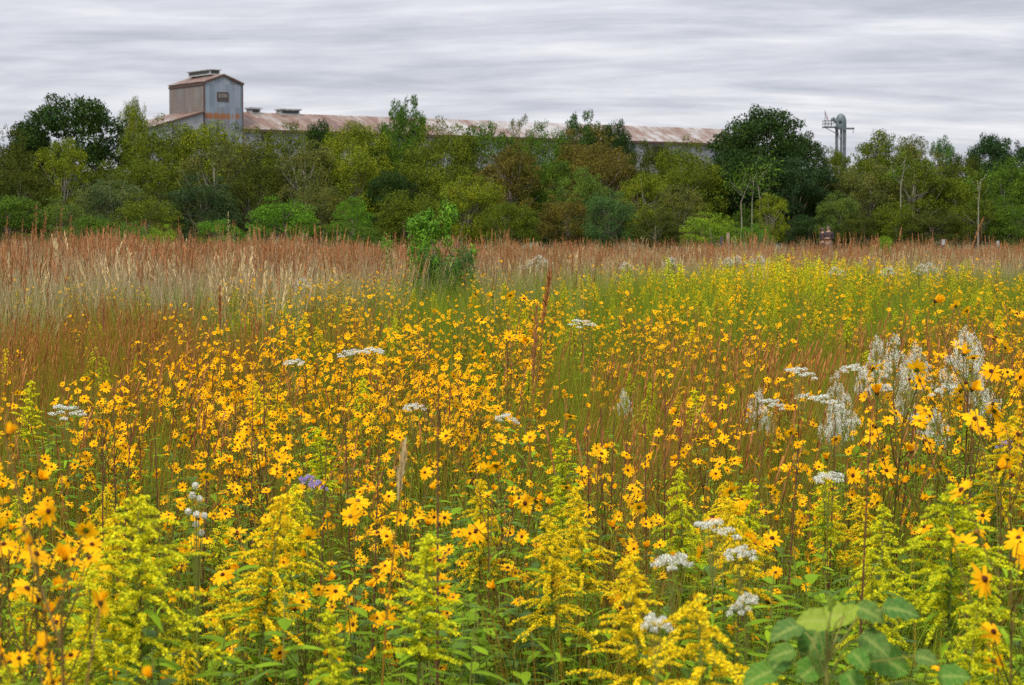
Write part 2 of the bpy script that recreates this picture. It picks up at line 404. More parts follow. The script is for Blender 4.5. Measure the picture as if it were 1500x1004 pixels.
def sunflower(seed, h=1.15, nh=10, lod=0, top=.42, spread=.16):
    """returns (stem mb, foliage mb, list of head matrices)"""
    rr = random.Random(seed)
    st, fo = MB(), MB(); heads = []
    lean = np.array([rr.uniform(-.06, .06), rr.uniform(-.06, .06), 0]) * h
    def axis(q): return np.array([0, 0, h * q]) + lean * q * q
    st.tube([axis(q) for q in (0, .3, .6, .95)], [.005, .0045, .0035, .002], 4 if lod == 0 else 3, 0)
    for i in range(nh):
        if i == 0: q0 = .95; az = rr.uniform(0, 2 * PI); L = .05 * h; el = 1.3
        else:
            q0 = 1 - top * 1.15 * (i / nh) ** .9 - rr.uniform(.02, .10); az = i * 2.4 + rr.uniform(-.5, .5); L = rr.uniform(.6, 1.25) * spread + .05; el = rr.uniform(.7, 1.15)
        p0 = axis(q0); d = np.array([math.cos(az) * math.cos(el), math.sin(az) * math.cos(el), math.sin(el)])
        p1 = p0 + d * L * .5; p2 = p0 + d * L + np.array([0, 0, L * .25])
        st.tube([p0, p1, p2], [.002, .0016, .0013], 3, 0)
        # heads look up and towards the open side (-Y), each its own way
        nrm = Vector((d[0] * .6 + rr.uniform(-.8, .8), d[1] * .5 - rr.uniform(-.3, 1.0), rr.uniform(-.1 if rr.random() < .2 else .3, 1.1))).normalized()
        Mx = Matrix.Translation(Vector(p2) + nrm * .006) @ nrm.to_track_quat('Z', 'Y').to_matrix().to_4x4() @ Matrix.Rotation(rr.uniform(0, 6), 4, 'Z') @ Matrix.Scale(rr.uniform(.62, 1.06), 4)
        heads.append(Mx)
        for k in range(2): leaf(fo, p0 + (p1 - p0) * rr.random(), az + rr.uniform(-1.5, 1.5), rr.uniform(.04, .08), .004, .5, 1, up=.5, seg=2, fold=0)
    nl = 26 if lod == 0 else 14
    for i in range(nl):
        q = .08 + .8 * i / nl
        leaf(fo, axis(q), i * 2.4 + rr.uniform(-.4, .4), rr.uniform(.09, .16) * (1.1 - .4 * q), rr.uniform(.004, .007) * (1 if lod == 0 else 1.4), rr.uniform(.4, 1.0), 1, up=.7, seg=3 if lod == 0 else 2, fold=0)
    for i in range(7):   # basal side shoots fill the lower part
        q = rr.uniform(.15, .6); az = rr.uniform(0, 6.3); L = rr.uniform(.12, .3)
        p0 = axis(q); p1 = p0 + np.array([math.cos(az) * .45, math.sin(az) * .45, .85]) * L
        st.tube([p0, p1], [.002, .001], 3, 0)
        for k in range(7):
            leaf(fo, p0 + (p1 - p0) * rr.random(), rr.uniform(0, 6.3), rr.uniform(.06, .11), .004 if lod == 0 else .006, .7, 1, up=.6, seg=2, fold=0)
    return st, fo, heads

def sunflower_merged(seed, lod=1, **k):
    rr = random.Random(seed + 99)
    st, fo, heads = sunflower(seed, lod=lod, **k)
    b = MB(); b.append(st); b.append(fo)
    for Mx in heads:
        hb = MB(); head_petals(hb, rr, lod, 2); head_disc(hb, rr, lod, 3 if rr.random() < .75 else 4)
        b.append(hb, Mx)
    return b.mesh('sunflower_plant', PM)

M['gbud'] = plant_mat('green_florets', (.30, .40, .02), (.42, .48, .02), trans=.2)
GM = [M['stemg'], M['leaf'], M['gold'], M['goldo'], M['leafd'], M['gbud']]
def goldenrod(seed, h=1.25, lod=0, pan=.34, wid=.16, leafy=1.0, fl=2, nb=None, arch=.45, leafl=.10):
    """returns stem, foliage, plume"""
    rr = random.Random(seed); st, fo, pl = MB(), MB(), MB()
    lean = np.array([rr.uniform(-.07, .07), rr.uniform(-.07, .07), 0]) * h
    def axis(q): return np.array([0, 0, h * q]) + lean * q * q
    st.tube([axis(q) for q in (0, .3, .6, .9, 1)], [.0055, .005, .004, .003, .001], 5 if lod == 0 else 3, 0)
    nl = int((60 if lod == 0 else 24) * leafy)
    for i in range(nl):
        q = .1 + (1 - pan * .65 - .1) * i / nl
        leaf(fo, axis(q), i * 2.4 + rr.uniform(-.3, .3), leafl * rr.uniform(.8, 1.3) * (1.05 - .5 * q), rr.uniform(.007, .011) * (1 if lod == 0 else 1.5), rr.uniform(.3, .9), 1, up=rr.uniform(.5, .9), seg=3 if lod == 0 else 2, fold=.3 if lod == 0 else 0)
    nb = int((nb or 34) * 1.5) if lod == 0 else 24
    C = []; Nn = []; S = []
    for i in range(nb):
        t = i / nb                           # 0 bottom of plume, 1 tip
        q = 1 - pan * (1 - t) + rr.uniform(-.012, .012) * (1 - t)
        L = wid * (1 - t) ** .75 * rr.uniform(.5, 1.2) + .015
        az = i * 2.4 + rr.uniform(-.7, .7); p0 = axis(q)
        d = np.array([math.cos(az), math.sin(az), 0]); up = rr.uniform(.25, .95)
        m = 7 if lod == 0 else 4
        pts = [p0 + d * L * s_ + np.array([0, 0, L * (up * s_ - (arch + .25) * s_ * s_ * 1.1)]) for s_ in np.linspace(0, 1, m)]
        st.tube(pts, np.linspace(.0012, .0006, m), 3, 0)
        nf = int(L / (.0042 if lod == 0 else .012)) + 3
        for j in range(nf):
            s_ = .12 + .88 * j / nf; k = min(m - 2, int(s_ * (m - 1))); fr = s_ * (m - 1) - k
            p = pts[k] * (1 - fr) + pts[k + 1] * fr
            for r_ in range(6 if lod == 0 else 2):
                C.append(p + np.array([rr.uniform(-1, 1) * .0055, rr.uniform(-1, 1) * .0055, rr.uniform(.0, 1) * .012 * (1.15 - .7 * s_) - .001]))
                Nn.append([rr.uniform(-1, 1), rr.uniform(-1, 1), rr.uniform(-.2, 1)]); S.append(rr.uniform(.0022, .0037) if lod == 0 else rr.uniform(.007, .011))
        if lod == 0 and t < .6:
            leaf(fo, p0, az + .5, rr.uniform(.03, .07), .005, .5, 1, up=.6, seg=2)
    C = np.array(C); Nn = np.array(Nn); S = np.array(S); gmask = rs.uniform(size=len(C)) < (.22 if fl == 2 else .08)
    pl.quads(C[~gmask], Nn[~gmask], S[~gmask], 1.0, fl); pl.quads(C[gmask], Nn[gmask], S[gmask], 1.0, 5)
    return st, fo, pl

def goldenrod_merged(seed, **k):
    a, b, c = goldenrod(seed, **k); o = MB(); o.append(a); o.append(b); o.append(c)
    return o.mesh('goldenrod_plant', GM)

WM = [M['stemg'], M['leaf'], M['white'], M['purple'], M['stemr']]
def boneset(seed, h=1.15, lod=0, fl=2, flat=True):
    rr = random.Random(seed); st, fo, pl = MB(), MB(), MB()
    st.tube([(0, 0, 0), (0.01, 0, h * .5), (0, 0.01, h * .85)], [.004, .0035, .003], 4, 4)
    C = []; Nn = []; S = []
    nb = 14
    for i in range(nb):
        az = i * 2.4; rad = (.10 if flat else .07) * math.sqrt((i + .5) / nb) * rr.uniform(.8, 1.3)
        z = h * (1 - rad * rad * 2) * rr.uniform(.982, 1.0) if flat else h * rr.uniform(.80, 1.0) 
        tip = np.array([math.cos(az) * rad, math.sin(az) * rad, z])
        st.tube([(0, 0, z - .1 - rad * .8), tip * .6 + np.array([0, 0, z * .4 - .05]), tip], [.002, .0013, .001], 3, 0)
        nn = 110 if flat else 190
        for j in range(nn):
            rad2 = .027 * math.sqrt(rr.random()); a2 = rr.uniform(0, 6.3)
            if flat: C.append(tip + np.array([math.cos(a2) * rad2, math.sin(a2) * rad2, rr.uniform(-.004, .006) - rad2 * .25]))
            else: t3 = rr.random(); C.append(tip + np.array([math.cos(a2) * rad2 * (.9 - .7 * t3) + .02 * t3, math.sin(a2) * rad2 * (.9 - .7 * t3), t3 * .09 - .05]))
            Nn.append([rr.uniform(-.7, .7), rr.uniform(-.7, .7), .8]); S.append(rr.uniform(.0022, .0040))
    pl.quads(np.array(C), np.array(Nn), np.array(S), 1.0, fl)
    for i in range(22):
        q = .15 + .7 * i / 22
        leaf(fo, np.array([0, 0, h * q]), i * 1.57 + rr.uniform(-.3, .3), rr.uniform(.07, .12), .01, .8, 1, up=.5)
    return st, fo, pl

def froth(seed, h=1.15):
    rr = random.Random(seed); st, fo, pl = MB(), MB(), MB(); C = []; Nn = []; S = []
    st.tube([(0, 0, 0), (.01, 0, h * .5), (0, .01, h * .8), (0.01, 0, h * .97)], [.004, .0035, .0025, .001], 4, 4)
    for i in range(46):
        t = rr.random() ** .9; az = rr.uniform(0, 6.3); r = (.02 + .075 * (1 - t)) * rr.uniform(.4, 1.25)
        tip = np.array([math.cos(az) * r + .03 * t, math.sin(az) * r, h * (.88 + .12 * t)]) + rs.normal(size=3) * .008
        st.tube([(0, 0, tip[2] - .05 - r * .5), tip], [.0012, .0007], 3, 0)
        e = rr.uniform(.006, .013)
        for j in range(42):
            d = rs.normal(size=3); d /= np.linalg.norm(d); C.append(tip + d * e * np.array([1, 1, 1.5])); Nn.append(d + rs.normal(size=3) * .4); S.append(rr.uniform(.0016, .0032))
    pl.quads(np.array(C), np.array(Nn), np.array(S), .7, 2)
    for i in range(18): leaf(fo, np.array([0, 0, h * (.15 + .6 * i / 18)]), i * 2.4, rr.uniform(.05, .09), .008, .8, 1, up=.5)
    return st, fo, pl

def grass_clump(seed, n, h, rad, lean, wid, mats, seed_frac=0.0, seedlen=.15, curve=.25, stemfrac=.4, seedw=.006, leanx=0.0, nseed=10):
    """mats: (blade, stem, seed) indices into the slot list"""
    rr = random.Random(seed); b = MB()
    for i in range(n):
        az = rr.uniform(0, 6.3); r0 = rad * math.sqrt(rr.random()); p0 = np.array([math.cos(az) * r0, math.sin(az) * r0, 0])
        az2 = az + rr.uniform(-.8, .8); l = rr.uniform(0, lean); isst = rr.random() < stemfrac
        hh = h * rr.uniform(.8, 1.05) if isst else h * rr.uniform(.4, .85)
        cv = curve * (.25 if isst else rr.uniform(.4, 1.6))
        d = np.array([math.cos(az2), math.sin(az2), 0])
        pts = []
        for q in (0, .35, .7, 1.0):
            pts.append(p0 + d * hh * (l * q + cv * q * q) + np.array([leanx * hh * q, 0, hh * (q - .35 * cv * q * q)]))
        if isst:
            st_w = wid * .55
            fa = rr.uniform(0, PI)
            b.ribbon(pts, [st_w, st_w * .9, st_w * .7, st_w * .4], (math.cos(fa * .5 - .78), math.sin(fa * .5 - .78), 0), mats[1])
            if rr.random() < seed_frac:
                e = pts[-1]; dd = pts[-1] - pts[-2]; dd /= np.linalg.norm(dd)
                for k in range(nseed):
                    pp = e - dd * seedlen * k / nseed
                    a3 = rr.uniform(0, 6.3); o = np.array([math.cos(a3), math.sin(a3), 0]) * rr.uniform(.5, 1.5) * seedw * (.4 + 1.2 * k / nseed) + dd * seedlen * .22
                    b.ribbon([pp, pp + o * .5, pp + o], [seedw * .25, seedw * .5, seedw * .12], np.cross(o, [0.3, 1, 0.1]), mats[2])
        else:
            fa = az2 + PI / 2 + rr.uniform(-.6, .6)
            b.ribbon(pts, [wid, wid, wid * .7, wid * .1], (math.cos(fa), math.sin(fa), 0), mats[0])
    return b
GR = [M['ggreen'], M['gbrown'], M['gtan'], M['grust'], M['straw'], M['gmar']]

def leafy_weed(seed, h=.95, lod=0):
    rr = random.Random(seed); b = MB()
    for s_ in range(3):
        az = s_ * 2.1 + rr.random(); tip = np.array([math.cos(az) * .1, math.sin(az) * .1, h * rr.uniform(.8, 1.0)]); base = np.array([math.cos(az) * .02, math.sin(az) * .02, 0])
        b.tube([base, (base + tip) / 2, tip], [.004, .003, .0015], 4, 0)
        n = 22
        for i in range(n):
            q = .25 + .75 * i / n; L = rr.uniform(.08, .15) * (1.1 - .45 * q)
            leaf(b, base + (tip - base) * q, i * 2.4 + rr.uniform(-.3, .3), L, L * rr.uniform(.15, .24), rr.uniform(.2, .8), 4 if s_ % 2 else 1, up=rr.uniform(.2, .8), seg=4, fold=.3)
    return b

# ------------------------------------------------------------------ density maps (rows: where the plant tops stand; columns every 100 px of bearing)
ROWY = [370, 400, 430, 460, 490, 520, 560, 600, 640, 690, 740, 800, 870, 950, 1010]
def gridof(txt): return np.array([[int(c) for c in r] for r in txt.split()], float)
G_SUN = gridof('''000000000001110 112211001113221 121343111122222 101222222223223 012355364542227 124665354543248
246778963223466 356668853223455 567644442223444 578844355333443 643546544445434 422333233444433 631211011112213 421100000110013 421100000110013''')
G_GOLD = gridof('''000000000000000 122211112478532 111222122577422 000011111222211 111111111111111 111111111111112
110111111111122 100111110011123 110111110111133 222211111222234 344433332433444 455533344534455 455333344545455 445333344645344 445333344645344''')
G_BROWN = gridof('''000000000000000 000000000000000 311100001000000 887432111122222 999744333445676 998644444557876 677544445677654
554444445875543 454444446986443 343433336964433 233332334553433 122222222333322 011111111122211 000111111111111 000111111111111''')
G_GREEN = gridof('''222222222222222 333333444444433 333333567777654 112444677777765 112344556655555 222455566655555 555555666666666
555555666666666 555555666555666 555555666555666 555555666666666 555555555555555 444444444444444 333333333333333 333333333333333''')
G_LEAF = gridof('''000000000000000 000000000000000 000000000000000 000000000000000 000000000000000 000000000000000 000000000000000
222222222222222 322222222222222 333333333333333 444444444444444 555666666655555 566888888888666 788999999999888 788999999999888''')

def dens(G, px, py):
    cx = min(13.999, max(0, px / 100 - .5)); i = int(cx); fx = cx - i
    if py <= ROWY[0]: j, fy = 0, 0.0
    elif py >= ROWY[-1]: j, fy = len(ROWY) - 2, 1.0
    else:
        j = max(k for k in range(len(ROWY) - 1) if ROWY[k] <= py); fy = (py - ROWY[j]) / (ROWY[j + 1] - ROWY[j])
    a = G[j][i] * (1 - fx) + G[j][i + 1] * fx; b = G[j + 1][i] * (1 - fx) + G[j + 1][i + 1] * fx
    return (a * (1 - fy) + b * fy) / 9.0

def scatter(G, h, maxd, d0, d1, seed, patch=.0, psc=1.0, pw=1.0):
    rr = random.Random(seed); pts = []
    def hw(D): return .236 * D * 1.06 + 1.6
    area = .25 * (d1 * d1 - d0 * d0) + 3.2 * (d1 - d0)
    n = int(area * maxd)
    for i in range(n):
        while True:
            D = rr.uniform(d0, d1)
            if rr.random() < hw(D) / hw(d1): break
        X = rr.uniform(-hw(D), hw(D))
        px = 750 + X / D * F; py = HOR + (H - h - gz(X, D)) / D * F
        g = dens(G, px, py) ** pw
        if patch:
            q = .5 + .5 * math.sin(X * 2.1 * psc + 1.3 * math.sin(D * .9 * psc) + seed) * math.sin(D * 1.4 * psc + 1.7 * math.sin(X * 1.3 * psc + seed))
            g *= (1 - patch) + 2 * patch * q
        if rr.random() < g: pts.append((X, D, px, py))
    return pts

# ------------------------------------------------------------------ stuff: one object of many instances
def stuff(name, pts, meshes, label=None):
    """pts: (x, y, z, rx, ry, rz, scale, idx)"""
    coll = bpy.data.collections.new(name + '_kinds')
    for i, me in enumerate(meshes):
        o = bpy.data.objects.new('%s_kind_%02d' % (name, i), me); coll.objects.link(o)
    me = bpy.data.meshes.new(name)
    P = np.array(pts, float)
    me.from_pydata(P[:, :3].tolist(), [], [])
    a = me.attributes.new('rot', 'FLOAT_VECTOR', 'POINT'); a.data.foreach_set('vector', P[:, 3:6].ravel())
    a = me.attributes.new('scl', 'FLOAT', 'POINT'); a.data.foreach_set('value', P[:, 6])
    a = me.attributes.new('idx', 'INT', 'POINT'); a.data.foreach_set('value', P[:, 7].astype(np.int32))
    o = link(name, me)
    ng = bpy.data.node_groups.new(name, 'GeometryNodeTree')
    ng.interface.new_socket('Geometry', in_out='INPUT', socket_type='NodeSocketGeometry')
    ng.interface.new_socket('Geometry', in_out='OUTPUT', socket_type='NodeSocketGeometry')
    gi = ng.nodes.new('NodeGroupInput'); go = ng.nodes.new('NodeGroupOutput')
    ci = ng.nodes.new('GeometryNodeCollectionInfo'); ci.inputs[0].default_value = coll; ci.inputs[1].default_value = True; ci.inputs[2].default_value = True
    ip = ng.nodes.new('GeometryNodeInstanceOnPoints'); ip.inputs['Pick Instance'].default_value = True
    def attr(n, t):
        q = ng.nodes.new('GeometryNodeInputNamedAttribute'); q.data_type = t; q.inputs[0].default_value = n
        return q.outputs[0]
    L = ng.links.new
    L(gi.outputs[0], ip.inputs['Points']); L(ci.outputs[0], ip.inputs['Instance'])
    L(attr('idx', 'INT'), ip.inputs['Instance Index'])
    er = ng.nodes.new('FunctionNodeEulerToRotation'); L(attr('rot', 'FLOAT_VECTOR'), er.inputs[0]); L(er.outputs[0], ip.inputs['Rotation'])
    L(attr('scl', 'FLOAT'), ip.inputs['Scale'])
    L(ip.outputs[0], go.inputs[0])
    md = o.modifiers.new('scatter', 'NODES'); md.node_group = ng
    tag(o, label, None, None, 'stuff')
    return o

# --- prominent single plants are placed first; scattering keeps a little away from them
KEEP = []   # (x, y, r)
def clear(X, Y):
    for x, y, r in KEEP:
        if (X - x) ** 2 + (Y - y) ** 2 < r * r: return False
    return True
# the low sight lines to the leafy plant and the buds stay open
def plant_at(px, py, D, name, label, cat, group, parts, h0, rz=0, sxy=1.0, tilt=(0, 0), keep=.12):
    x = gx(px, D); z0 = gz(x, D); hh = pz(py, D) - z0
    root = bpy.data.objects.new(name, None); COL.objects.link(root)
    root.empty_display_size = .1
    root.location = (x, D, z0); root.rotation_euler = (tilt[0], tilt[1], rz)
    s = hh / h0; root.scale = (s * sxy, s * sxy, s)
    tag(root, label, cat, group)
    for nm, me in parts: link(nm, me, root)
    KEEP.append((x, D, keep))
    return root

# goldenrod prototypes with parts
def gparts(seed, **k):
    s_, f_, p_ = goldenrod(seed, **k)
    return [('stem', s_.mesh('stem', GM)), ('foliage', f_.mesh('foliage', GM)), ('flower_plume', p_.mesh('flower_plume', GM))]
gpA = gparts(11, h=1.4, pan=.27, wid=.20, nb=46, arch=.3, leafl=.12, leafy=1.1)
gpB = gparts(12, h=1.3, pan=.30, wid=.14, nb=40)
gpC = gparts(13, h=1.3, pan=.24, wid=.10, nb=34, arch=.1)          # narrow, still green
gpD = gparts(14, h=1.25, pan=.26, wid=.17, nb=30, arch=.7, fl=3)   # golden, arching
gpE = gparts(15, h=1.3, pan=.30, wid=.15, nb=46, arch=.35, fl=3)
GP = [gpA, gpB, gpC, gpD, gpE]
big = [
 (205, 733, 5.3, 0, 'tall broad goldenrod plume just behind the drooping yellow buds', 1.25),
 (345, 732, 6.3, 4, 'golden yellow pointed goldenrod plume beside the tall broad green plume', 1.15),
 (435, 712, 7.6, 1, 'greenish goldenrod plume just behind the golden pointed plume', 1.0),
 (590, 790, 5.4, 2, 'narrow green goldenrod spire beside the tall dark bare stalk', 1.1),
 (820, 752, 6.9, 4, 'bright yellow-green goldenrod rising over low green weeds', 1.0),
 (1003, 690, 8.2, 1, 'slim goldenrod plume at the foot of the russet grass clump', .9),
 (1055, 868, 4.9, 3, 'deep golden goldenrod with long arching sprays below the white flat flowers', 1.35),
 (960, 830, 5.5, 4, 'yellow-green goldenrod beside the deep golden arching sprays', 1.1),
 (1390, 715, 6.0, 0, 'large goldenrod plume rising over the big oval leaves', 1.15),
 (1290, 745, 7.0, 1, 'loose goldenrod plume behind the pale green leaf pair', 1.1),
 (1440, 610, 9.2, 4, 'feathery goldenrod just below the cluster of white plumes', 1.0),
 (1215, 690, 8.8, 2, 'thin goldenrod spire between small yellow daisies and white blooms', .9),
 (130, 840, 5.2, 1, 'low goldenrod spreading under the cluster of big yellow daisies', 1.2),
 (30, 560, 11.5, 2, 'narrow green spire at the edge of the russet grass', .9),
 (700, 700, 8.0, 4, 'small green goldenrod under the bunch of open daisies', .9),
 (505, 900, 5.0, 2, 'short green goldenrod spike among dark lower leaves', .8),
 (1455, 830, 5.6, 1, 'one-sided goldenrod spray curving beside lone daisies', 1.0),
]
for i, (px, py, D, k, lab, sxy) in enumerate(big):
    plant_at(px, py, D, 'goldenrod', lab, 'goldenrod', None, GP[k], (1.4, 1.3, 1.3, 1.25, 1.3)[k], rz=i * 1.3, sxy=sxy, keep=.22)

# sunflower parts
HEADP = []; HEADD = []
for i in range(8):
    rr = random.Random(40 + i); b = MB(); head_petals(b, rr, 0, 2); head_green(b, rr, 1); HEADP.append(b.mesh('flower_head', PM))
bud = MB(); rr = random.Random(3); head_petals(bud, rr, 0, 2, cup=1.6); head_green(bud, rr, 1); BUD = bud.mesh('flower_head', PM)
sb = MB(); rr = random.Random(9); head_green(sb, rr, 1)
for k in range(5):
    t = rr.uniform(0, 6.3); d = np.array([math.cos(t), math.sin(t), 0]); sb.ribbon([d * .004, d * .012 + np.array([0, 0, -.006]), d * .014 + np.array([0, 0, -.018])], [.0025, .003, .001], np.array([-math.sin(t), math.cos(t), .4]), 2)
SPENT = sb.mesh('flower_head', PM)
b = MB(); head_disc(b, random.Random(1), 0, 3); DISC = b.mesh('disc', PM, True)
b = MB(); head_disc(b, random.Random(1), 0, 4); DISCG = b.mesh('disc', PM, True)
SUNP = []
for i in range(7):
    st, fo, heads = sunflower(60 + i, nh=[18, 14, 22, 16, 24, 12, 19][i], spread=[.15, .2, .13, .18, .2, .14, .17][i])
    SUNP.append((st.mesh('stem', PM), fo.mesh('foliage', PM), heads))
def sun_thing(X, Y, s, rz, k, label, group, tilt=(0, 0), hs=1.0, budk=False):
    root = bpy.data.objects.new('sunflower_plant', None); COL.objects.link(root)
    root.location = (X, Y, gz(X, Y)); root.rotation_euler = (tilt[0], tilt[1], rz); root.scale = (s, s, s)
    tag(root, label, 'sunflower', group)
    st, fo, heads = SUNP[k]
    link('stem', st, root); link('foliage', fo, root)
    rr = random.Random(int(X * 1000) + int(Y * 77))
    for Mx in heads:
        hd = link('flower_head', BUD if budk else (SPENT if rr.random() < .07 else rr.choice(HEADP)), root); hd.matrix_basis = Mx @ Matrix.Scale(hs * rr.uniform(.9, 1.15), 4)
        link('disc', DISC if rr.random() < .85 else DISCG, hd)
    return root
# named bunches
named = [
 (105, 826, 3.55, 5, 'tall sunflower stalk with blurred drooping buds nearest to the camera', None, True),
 (8, 735, 5.6, 0, 'sunflower plant with the largest wide open heads above the drooping buds', None, False),
 (62, 835, 5.6, 3, 'sunflower plant with three full faces beside the drooping buds', None, False),
 (-5, 810, 5.3, 1, 'sunflower plant with large heads cut by the photo edge under the largest blooms', None, False),
 (20, 880, 4.9, 4, 'lowest sunflower bunch crowded beneath the full-faced flowers', None, False),
 (1470, 680, 6.6, 3, 'sunflower plant with an upturned bloom on a dark red stem', None, False),
 (1490, 800, 5.3, 1, 'sunflower plant with large half turned blooms by the one-sided goldenrod', None, False),
 (1075, 745, 7.4, 2, 'sunflower plant crowded behind the flat white flower cluster', None, False),
 (740, 690, 7.9, 4, 'sunflower plant with a tight bunch of open heads over small green goldenrod', None, False),
 (520, 745, 7.3, 0, 'sunflower plant with stacked blooms near the tall dark bare stalk', None, False),
 (575, 765, 6.8, 2, 'sunflower bunch between the narrow green spire and stacked blooms', None, False),
 (875, 670, 9.0, 5, 'sunflower plant with a lone pair of wide blooms before the russet grass', None, False),
 (742, 465, 15.5, 4, 'sunflower plant standing above its neighbours beside the maroon grass plume', None, False),
 (1410, 530, 9.0, 3, 'sunflower plant holding bright rays up between the white plumes', None, False),
 (1455, 500, 11.0, 4, 'sunflower plant with a brilliant bunch right of the white plumes', None, False),
 (1300, 560, 9.6, 2, 'sunflower plant with round faces just below the white plumes', None, False),
]
named[14] = (1455, 500, 11.0, 4, 'sunflower plant with a brilliant bunch by the taller white plume', None, False)
for i, (px, py, D, k, lab, grp, bd) in enumerate(named):
    x = gx(px, D); hh = pz(py, D) - gz(x, D) + .02
    sun_thing(x, D, hh / 1.17, [0, .4, -.5, .9, -.9][i % 5], k, lab, grp, hs=1.18 if D > 4 else .62, budk=bd)
    KEEP.append((x, D, .1))

# scattered sunflowers: the 300 that show largest are things
sp_ = scatter(G_SUN, 1.12, 10.5, 4.9, 62, 5, patch=.8, psc=1.3, pw=1.65)
random.Random(2).shuffle(sp_)
sp_ = [p for p in sp_ if clear(p[0], p[1])]
sp_.sort(key=lambda p: p[1])
zones = [(330, 'sunflower plant with dark-eyed yellow blooms near the russet thicket and drooping buds', 'sunflowers near the russet thicket'),
         (700, 'branching sunflower plant in the thick yellow drift beside the dark bare stalk', 'sunflowers of the thick yellow drift'),
         (1120, 'thin stemmed sunflower plant among russet grass stems in mid meadow', 'sunflowers among the russet stems'),
         (9999, 'sunflower plant growing with white blooms and goldenrod around it', 'sunflowers around the white blooms')]
SUNM = [sunflower_merged(200 + i, lod=0, nh=16 + 2 * (i % 5), spread=.13 + .02 * (i % 4)) for i in range(6)]
SUNF = [sunflower_merged(300 + i, lod=1, nh=16 + 2 * (i % 5), spread=.13 + .03 * (i % 4)) for i in range(8)]
nthing = len(named); pts = []
rr = random.Random(77)
for (X, Y, px, py) in sp_:
    infr = -15 < px < 1515 and py < 1015
    s = rr.uniform(.86, 1.1); rz = rr.uniform(-1.0, 1.0)
    if infr and nthing < 300:
        lab, grp = next((z[1], z[2]) for z in zones if px < z[0])
        if nthing < 85: sun_thing(X, Y, s, rz, rr.randrange(7), lab, grp, tilt=(rr.uniform(-.07, .07), rr.uniform(-.07, .07)))
        else:
            o = link('sunflower_plant', rr.choice(SUNM), loc=(X, Y, gz(X, Y)), rot=(rr.uniform(-.08, .08), rr.uniform(-.08, .08), rz), scale=(s, s, s))
            tag(o, lab, 'sunflower', grp)
        nthing += 1
    else:
        far = 1 + max(0, Y - 25) * .003
        pts.append((X, Y, gz(X, Y), rr.uniform(-.09, .09), rr.uniform(-.09, .09), rz, s * min(far, 1.35), rr.randrange(8)))
print('sunflowers', len(sp_))
stuff('sunflower_meadow', pts, SUNF, 'mass of small yellow sunflowers filling the meadow beyond the nearest plants')

# scattered goldenrod
gp_ = scatter(G_GOLD, 1.2, 4.2, 4.6, 75, 9, patch=.6, psc=.6, pw=1.3)
gp_ = [p for p in gp_ if clear(p[0], p[1])]
gp_.sort(key=lambda p: p[1])
GOM = [goldenrod_merged(400 + i, lod=0, h=1.2, pan=.22 + .04 * (i % 4), wid=.08 + .02 * (i % 4), arch=.2 + .12 * (i % 4), fl=2 if i % 5 else 3) for i in range(6)]
GOF = [goldenrod_merged(500 + i, lod=1, h=1.2, pan=.3 + .04 * (i % 4), wid=.12 + .03 * (i % 4), fl=2 if i % 3 else 3) for i in range(7)]
nth = len(big); pts = []
rr = random.Random(78)
gz_ = [(500, 'goldenrod plume in the yellow-green bank around the golden pointed plume', 'goldenrods around the golden pointed plume'),
       (1000, 'goldenrod stalk rising out of low green weeds behind the narrow spire', 'goldenrods over the low green weeds'),
       (9999, 'goldenrod stalk in the bank around the big oval leaves', 'goldenrods around the big oval leaves')]
for (X, Y, px, py) in gp_:
    infr = -15 < px < 1515 and py < 1010
    s = rr.uniform(.8, 1.12); rz = rr.uniform(0, 6.3)
    if infr and nth < 300:
        lab, grp = next((z[1], z[2]) for z in gz_ if px < z[0])
        if nth < 50:
            root = bpy.data.objects.new('goldenrod', None); COL.objects.link(root)
            root.location = (X, Y, gz(X, Y)); root.rotation_euler = (rr.uniform(-.08, .08), rr.uniform(-.08, .08), rz); s2 = s * .9; root.scale = (s2, s2, s2)
            tag(root, lab, 'goldenrod', grp)
            for nm, me in GP[rr.choice([1, 2, 2, 2, 4, 3])]: link(nm, me, root)
        else:
            o = link('goldenrod', rr.choice(GOM), loc=(X, Y, gz(X, Y)), rot=(rr.uniform(-.08, .08), rr.uniform(-.08, .08), rz), scale=(s, s, s))
            tag(o, lab, 'goldenrod', grp)
        nth += 1
    else:
        far = 1 + max(0, Y - 25) * .012
        pts.append((X, Y, gz(X, Y), rr.uniform(-.09, .09), rr.uniform(-.09, .09), rz, s * min(far, 1.12) * (rr.uniform(.95, 1.15) if Y > 32 and 980 < px < 1320 else 1), rr.randrange(7)))
print('goldenrod', len(gp_))
stuff('goldenrod_meadow', pts, GOF, 'distant goldenrod spreading below the treeline')

# ------------------------------------------------------------------ grasses
rr = random.Random(5)
GG = [grass_clump(700 + i, 80, 1.02, .17, .22, .0026, (0, 0, 0), curve=.4, stemfrac=.25).mesh('grass_clump', GR) for i in range(5)]
GB = [grass_clump(720 + i, 42, 1.2, .11, .16, .0026, (1, 1, 5), seed_frac=.14, seedlen=.2, seedw=.008, curve=.2, stemfrac=.55, nseed=9).mesh('grass_clump', GR) for i in range(4)] + \
     [grass_clump(730 + i, 44, 1.2, .10, .12, .0026, (0, 1, 5), seed_frac=.14, seedlen=.2, seedw=.008, curve=.2, stemfrac=.5, leanx=.24, nseed=9).mesh('grass_clump', GR) for i in range(4)]
GN_ = [grass_clump(770 + i, 40, 1.15, .12, .2, .0022, (0, 1, 5), seed_frac=0, curve=.3, stemfrac=.5, leanx=.2 * (i % 2)).mesh('grass_clump', GR) for i in range(3)]
GT = [grass_clump(740 + i, 60, 2.0, .30, .10, .0055, (2, 2, 3), seed_frac=.5, seedlen=.30, seedw=.013, curve=.25, stemfrac=.36, nseed=13).mesh('grass_clump', GR) for i in range(5)]
